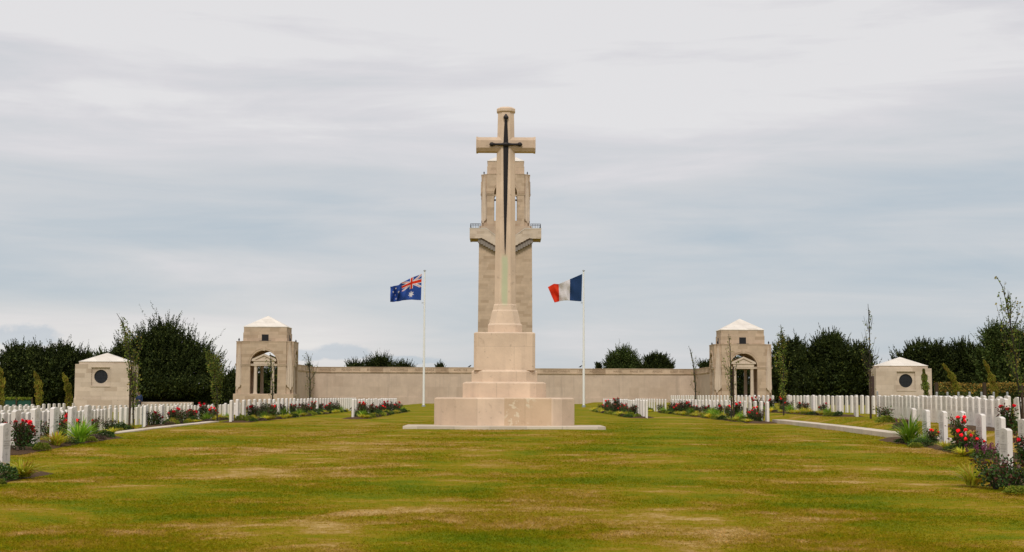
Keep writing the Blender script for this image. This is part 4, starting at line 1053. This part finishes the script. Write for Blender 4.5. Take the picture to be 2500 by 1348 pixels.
tree('broadleaf_tree', 1722, 196, [(1722, 894, 16, 10, 0), (1735, 905, 18, 22, 0)], M_YEW, 21, 150, 'small tree top beside the right pavilion', BG, slen=.8)
tree('broadleaf_tree', 749, 196, [(752, 895, 8, 6, 0), (755, 908, 12, 14, 0)], M_YEW, 22, 60, 'small tree top beside the left pavilion', BG, slen=.5)
# ---- slender staked saplings
def sapling(d, pts, wpx, leafy, label, stake=None, seed=0, name='staked_sapling', m=None, dens=1.0, lsz=.075, low=.15):
    m = m or M_SAP; r = np.random.default_rng(seed+100)
    b0 = P(pts[0][0], 900, d); bz = g(b0.x, d)
    e = empty(name, (b0.x, d, bz), 0, label, 'tree', 'young trees planted among the headstones')
    pp = [P(x, y, d)-Vector((b0.x, d, bz)) for x, y in pts]; pp[0] = Vector((0, 0, -.05)); H = pp[-1].z
    b = MB(); n = len(pp); b.tube(pp, [.019*(1-k/(n-1))**.7*(d/50)+.007 for k in range(n)], 6)
    def along(t):
        z = t*H
        for k in range(n-1):
            if pp[k+1].z >= z: q = (z-pp[k].z)/(pp[k+1].z-pp[k].z); return pp[k].lerp(pp[k+1], q)
        return pp[-1]
    cen = []; dr = []; Wd = wpx*d/FPX/2
    for k in range(int(22*dens)):
        t = r.uniform(low, .92); p = along(t); a = r.uniform(0, 2*PI); env = math.sin(PI*min(1, (t-low*.5)/(.95-low*.5)))**.7*(1 if t < .7 else max(.15, (1-t)/.3))
        out = Wd*env*r.uniform(.5, 1.25); L = out*1.9+.15
        q = p+Vector((math.cos(a)*out, math.sin(a)*out, L)); mid = p.lerp(q, .45)+Vector((math.cos(a), math.sin(a), 0))*out*.25
        if q.z > H*.97: q.z = H*.97
        b.tube([p, mid, q], [.009, .007, .003], 4)
        for w_ in range(int(leafy*dens*L*11)):
            s = r.uniform(.1, 1); c = (p.lerp(mid, s*2) if s < .5 else mid.lerp(q, s*2-1))+Vector(r.normal(size=3))*.05
            cen.append(tuple(c)); dr.append(tuple(r.normal(size=3)+np.array([0, 0, .3])))
    for w_ in range(int(leafy*H*14)):
        t = r.uniform(.25, 1); c = along(t)+Vector(r.normal(size=3))*.05; cen.append(tuple(c)); dr.append(tuple(r.normal(size=3)))
    b.build('trunk', M_BARK, e)
    if cen: quads('leaves', leaves(np.array(cen), np.array(dr), r.uniform(.7, 1.3, len(cen))*lsz, r.uniform(.5, .8, len(cen))*lsz, r), m, e)
    if stake:
        sx_, sy_, rad = stake; q = P(sx_, sy_, d)-Vector((b0.x, d, bz))
        b = MB(); b.tube([(q.x, -.12, -.1), (q.x, -.12, q.z)], [rad, rad], 8); b.build('stake', M_STAKE, e)
sapling(44, [(330, 1040), (325, 960), (321, 900), (316, 860), (310, 830), (300, 790), (285, 765)], 44, 1.5, 'tall leafy sapling on a thick stake before the left shelter', (322, 902, .036), 1, dens=2.0)
sapling(62, [(533, 1010), (530, 960), (522, 910), (510, 870), (498, 850)], 40, 2.2, 'leaning leafy sapling before the tallest yew', None, 2, dens=2.2)
sapling(66, [(667, 1010), (665, 950), (662, 890), (660, 862)], 24, .8, 'thin sapling in front of the left pavilion', None, 3, dens=1.2)
sapling(78, [(757, 1000), (757, 940), (756, 900), (752, 870), (747, 858)], 34, .45, 'nearly bare sapling at the corner of the left memorial wall', None, 4, dens=1.5)
sapling(74, [(1698, 998), (1698, 950), (1694, 900), (1688, 865), (1681, 845)], 26, .5, 'nearly bare sapling at the corner of the right memorial wall', None, 5, dens=1.3)
sapling(58, [(1785, 1005), (1785, 940), (1784, 900), (1782, 850), (1779, 815)], 36, .9, 'sapling on a thick stake before the right pavilion', (1789, 895, .034), 6, dens=1.3)
sapling(60, [(1912, 1012), (1913, 950), (1912, 890), (1911, 840), (1906, 792)], 36, 2.2, 'leafy upright sapling beside the right pavilion', None, 7, dens=2.0)
sapling(50, [(2123, 1022), (2124, 960), (2124, 880), (2123, 820), (2121, 770), (2119, 742)], 40, .35, 'bare topped sapling on a stake left of the right shelter', (2122, 905, .035), 8, dens=1.6)
sapling(38, [(2492, 1062), (2488, 960), (2480, 880), (2468, 800), (2456, 735), (2447, 700), (2432, 674)], 62, 1.0, 'tallest sapling with a curved tip at the right edge', (2491, 940, .035), 9, dens=1.8, lsz=.075)
def cyp(d, pts, wpx, label, seed, m=None):
    m = m or M_CYP; r = np.random.default_rng(seed); b0 = P(pts[0][0], 900, d); bz = g(b0.x, d)
    e = empty('young_cypress', (b0.x, d, bz), 0, label, 'shrub', 'young windswept conifers')
    pp = [P(x, y, d)-Vector((b0.x, d, bz)) for x, y in pts]; pp[0] = Vector((0, 0, -.1))
    b = MB(); b.tube(pp, [.05*(1-k/len(pp))+.01 for k in range(len(pp))], 6); b.build('trunk', M_BARK, e)
    cen, dr = [], []
    for k in range(2200):
        t = r.uniform(.08, 1.0)*(len(pp)-1); i = min(int(t), len(pp)-2); p = pp[i].lerp(pp[i+1], t-i); tt = t/(len(pp)-1)
        wd = wpx*d/FPX*.5*(math.sin(PI*min(1, tt*.75+.2))*.9+.08)*(1+.35*math.sin(tt*23+seed))
        a = Vector(r.normal(size=3)).normalized()*wd*r.random()**.5; cen.append(tuple(p+a)); dr.append(tuple((pp[i+1]-pp[i]).normalized()+Vector(r.normal(size=3))*.35))
    quads('foliage', leaves(np.array(cen), np.array(dr), .13, .045, r), m, e)
cyp(80, [(97, 1000), (96, 960), (93, 930), (84, 908)], 19, 'windswept golden conifer before the far left yew', 1)
cyp(80, [(172, 1000), (168, 960), (163, 935), (154, 912)], 17, 'windswept golden conifer just left of the left shelter', 2)
cyp(78, [(0, 1000), (2, 950), (0, 915), (-4, 890)], 22, 'golden conifer cut by the left edge', 3)
cyp(82, [(2264, 985), (2260, 950), (2257, 925), (2255, 903)], 18, 'dark narrow conifer in front of the right shelter', 4, M_SAP)
cyp(84, [(2342, 990), (2336, 950), (2325, 920), (2303, 890)], 19, 'conifer bent far to the left above the right hedge', 5)
cyp(88, [(2435, 990), (2428, 950), (2420, 920), (2402, 880)], 19, 'conifer leaning left beside the right edge tree', 6)
# ---------------------------------------------------------------- hedges, fences, posts
def hedge(name, pts, d, hz0, hz1, label):
    r = np.random.default_rng(5); a, c = P(pts[0], hz1, d), P(pts[1], hz1, d); zt_ = a.z; zb_ = P(pts[0], hz0, d).z-.6
    n = int(abs(c.x-a.x)*900)
    e = empty(name, (a.x, d, zb_), 0, label, 'hedge')
    L = c.x-a.x; H = zt_-zb_
    x = r.uniform(0, L, n); s = r.random(n); y = np.where(s < .6, -.35+r.normal(size=n)*.05, r.uniform(-.35, .35, n)); z = np.where(s < .6, r.uniform(0, H, n), H+r.normal(size=n)*.05+.05*np.sin(x*1.7))
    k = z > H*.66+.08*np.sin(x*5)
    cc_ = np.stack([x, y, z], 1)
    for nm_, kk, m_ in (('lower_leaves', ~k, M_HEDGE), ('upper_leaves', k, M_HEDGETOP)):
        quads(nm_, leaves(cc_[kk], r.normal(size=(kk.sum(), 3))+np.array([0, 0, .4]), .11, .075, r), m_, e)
    b = MB(); b.box(0, L, -.25, .25, -.2, H-.08); b.build('inner_mass', M_HEDGE, e)
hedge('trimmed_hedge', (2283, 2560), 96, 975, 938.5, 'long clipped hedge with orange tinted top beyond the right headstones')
def post(name, px, y0, y1, d, rad, m, label, cat, group, sq=False):
    a = P(px, y1, d); z0 = g(a.x, d); b = MB(); H = a.z-z0
    if sq: b.box(-rad, rad, -rad, rad, -.2, H)
    else: b.tube([(0, 0, -.2), (0, 0, H-.02), (0, 0, H)], [rad, rad, rad*.6], 8)
    o = b.build(name, m, None, loc=(a.x, d, z0), bevel=.01); tag(o, label, cat, group)
for px, y1, lb in ((2286, 934, 'weathered wooden post at the left end of the right hedge'), (2403, 934, 'weathered wooden post in the middle of the right hedge')):
    post('hedge_post', px, 960, y1, 95, .10, M_STAKE, lb, 'post', 'wooden posts by the right hedge', True)
for i, px in enumerate((2287, 2313, 2340, 2367, 2396, 2426, 2459)):
    post('marker_post', px, 970, 957, 70, .055, M_METAL, '%s short grey post from the left above the dense right headstones' % ordw(i), 'post', 'short grey posts above the right headstones')
# netted frame and low wall on the left
a, c = P(10, 972, 100), P(79, 972, 100)
e = empty('netted_fence', (a.x, 100, a.z-1.0), 0, 'low fence of green netting on wooden posts at the far left', 'fence')
b = MB(); b.box(0, c.x-a.x, 0, .03, -.3, .95); b.build('netting', M_NET, e)
for q in (0, .45, 1.0):
    b = MB(); x = (c.x-a.x)*q; b.box(x-.05, x+.05, -.08, -.01, -.4, 1.02); b.build('post', M_STAKE, e)
b = MB(); r = np.random.default_rng(3); n = 700; quads('creeper', leaves(np.stack([r.uniform(-.05, c.x-a.x, n), r.normal(size=n)*.05, .97+r.normal(size=n)*.05], 1), r.normal(size=(n, 3)), .09, .06, r), M_LIME, e)
a, c = P(336, 981.5, 118), P(470, 981.5, 118)
b = MB(); b.box(0, c.x-a.x, 0, .4, -1.2, 0); o = b.build('low_wall', M_SMALL, None, loc=(a.x, 118, a.z), bevel=.02); tag(o, 'low pale stone wall behind the headstones under the tallest yew', 'wall')
a = P(2490, 1000, 62)
b = MB(); b.box(0, 8, 0, .3, -1.2, .45); o = b.build('low_wall', M_SMALL, None, loc=(a.x, 62.5, a.z), bevel=.02); tag(o, 'pale stone low wall at the right edge behind the sapling', 'wall')
post('metal_post', 2142, 990, 955, 60, .04, M_METAL, 'slim grey metal post beside the right shelter doorway', 'post', None)
post('metal_post', 349, 1048, 990, 52, .018, M_METAL, 'thin metal rod right of the leafy left sapling', 'post', None)
# ---------------------------------------------------------------- visitor standing by the left shelter
def person():
    d = 108; p = P(340, 957, d); z0 = g(p.x, d); H = p.z-z0; s = H/1.72
    e = empty('person', (p.x, d, z0), 0, 'person in a dark blue jacket standing at the corner of the left shelter', 'person')
    joints = {'pel': (0, 0, .95), 'ch': (0, 0, 1.25), 'nk': (0, 0, 1.47), 'hd': (0, -.02, 1.56), 'tp': (0, -.01, 1.66), 'lh': (.09, 0, .9), 'lk': (.10, -.02, .5), 'la': (.1, .02, .08), 'lt': (.11, -.13, .04),
              'rh': (-.09, 0, .9), 'rk': (-.1, -.01, .5), 'ra': (-.1, .03, .08), 'rt': (-.11, -.12, .04), 'ls': (.18, 0, 1.42), 'le': (.24, .02, 1.15), 'lw': (.22, -.08, .9), 'lf': (.22, -.11, .8), 'rs': (-.18, 0, 1.42), 're': (-.24, .02, 1.15), 'rw': (-.22, -.08, .9), 'rf': (-.22, -.11, .8)}
    rad = dict(pel=.15, ch=.15, nk=.055, hd=.085, tp=.075, lh=.09, lk=.06, la=.045, lt=.035, rh=.09, rk=.06, ra=.045, rt=.035, ls=.06, le=.045, lw=.03, lf=.03, rs=.06, re=.045, rw=.03, rf=.03)
    ed = [('pel', 'ch'), ('ch', 'nk'), ('nk', 'hd'), ('hd', 'tp'), ('pel', 'lh'), ('lh', 'lk'), ('lk', 'la'), ('la', 'lt'), ('pel', 'rh'), ('rh', 'rk'), ('rk', 'ra'), ('ra', 'rt'), ('ch', 'ls'), ('ls', 'le'), ('le', 'lw'), ('lw', 'lf'), ('ch', 'rs'), ('rs', 're'), ('re', 'rw'), ('rw', 'rf')]
    ks = list(joints)
    def grow(name, keep, infl, m, rr=None):
        kk = [k for k in ks if k in keep]; me = bpy.data.meshes.new(name)
        me.from_pydata([tuple(c*s for c in joints[k]) for k in kk], [(kk.index(a), kk.index(b_)) for a, b_ in ed if a in kk and b_ in kk], []); me.materials.append(m)
        o = bpy.data.objects.new(name, me); C.objects.link(o); o.parent = e; o.modifiers.new('skin', 'SKIN')
        for i, k in enumerate(kk):
            v_ = me.skin_vertices[0].data[i]; q = rad[k]*s*infl; v_.radius = (q, q); v_.use_root = (k == kk[0])
        su = o.modifiers.new('sub', 'SUBSURF'); su.levels = 1; su.render_levels = 1
    grow('body', ks, 1, M_SKIN)
    grow('jacket', ('pel', 'ch', 'ls', 'le', 'lw', 'rs', 're', 'rw'), 1.55, M_JACKET)
    grow('trousers', ('pel', 'lh', 'lk', 'la', 'rh', 'rk', 'ra'), 1.3, M_TROUSER)
    b = MB(); b.tube([(0, .01*s, 1.54*s), (0, .015*s, 1.62*s), (0, .01*s, 1.70*s), (0, 0, 1.745*s)], [.095*s, .105*s, .09*s, .03*s], 12); b.build('hair', M_HAIR, e, smooth=True)
person()
# birds on the wall
for px, py, lb in ((1417, 896.5, 'small dark bird perched on the wall beside the right flagpole'), (1146, 896, 'small dark bird perched on the wall left of the cross')):
    p = P(px, py+1.6, DT+.3); b = MB()
    b.tube([(-.22, 0, .08), (-.10, 0, .12), (.02, 0, .16), (.12, 0, .24), (.17, 0, .30), (.21, 0, .30), (.27, 0, .29)], [.02, .05, .09, .075, .05, .035, .005], 8)
    b.tube([(.02, .03, .1), (.02, .03, -.02)], [.008, .008], 4); b.tube([(.02, -.03, .1), (.02, -.03, -.02)], [.008, .008], 4)
    o = b.build('bird', M_BRONZE, None, loc=p, smooth=True); tag(o, lb, 'bird')
# ---------------------------------------------------------------- grass blades on the near lawn
def blades(n):
    r = np.random.default_rng(77)
    t = r.random(n*2); y = 11.0*np.exp(t**1.25*math.log(60/11.0)); hw = .39*y+.4
    x = r.uniform(-1, 1, n*2)*hw
    ok = np.ones(len(x), bool)
    for s_, xa, xb, d0, d1 in BEDS: ok &= ~((x*s_ > xa-.05) & (x*s_ < xb+.05) & (y > d0) & (y < d1))
    ok &= ~((np.abs(x-cc.x) < 3.2) & (y > 43.8) & (y < 50.2)); ok &= ~((np.abs(x) > 10.15) & (np.abs(x) < 10.75) & (y > 33) & (y < 52))
    x, y = x[ok][:n], y[ok][:n]; n = len(x); z = G(x, y)
    h = r.uniform(.010, .026, n)*(.8+.2*(y/25))*np.clip((62-y)/25, .2, 1); wd = (.0035+.00022*y)*r.uniform(.7, 1.4, n); a = r.uniform(0, 2*PI, n)
    ln = r.normal(size=(n, 2))*.022*(1+y/40)[:, None]
    b0 = np.stack([x-np.cos(a)*wd, y-np.sin(a)*wd, z-.004], 1); b1 = np.stack([x+np.cos(a)*wd, y+np.sin(a)*wd, z-.004], 1); tp = np.stack([x+ln[:, 0], y+ln[:, 1], z+h], 1)
    o = quads('grass', np.stack([b0, b1, tp], 1), M_BLADE); tag(o, 'short patchy green and straw coloured grass of the lawn', 'grass', kind='stuff')
blades(420000)
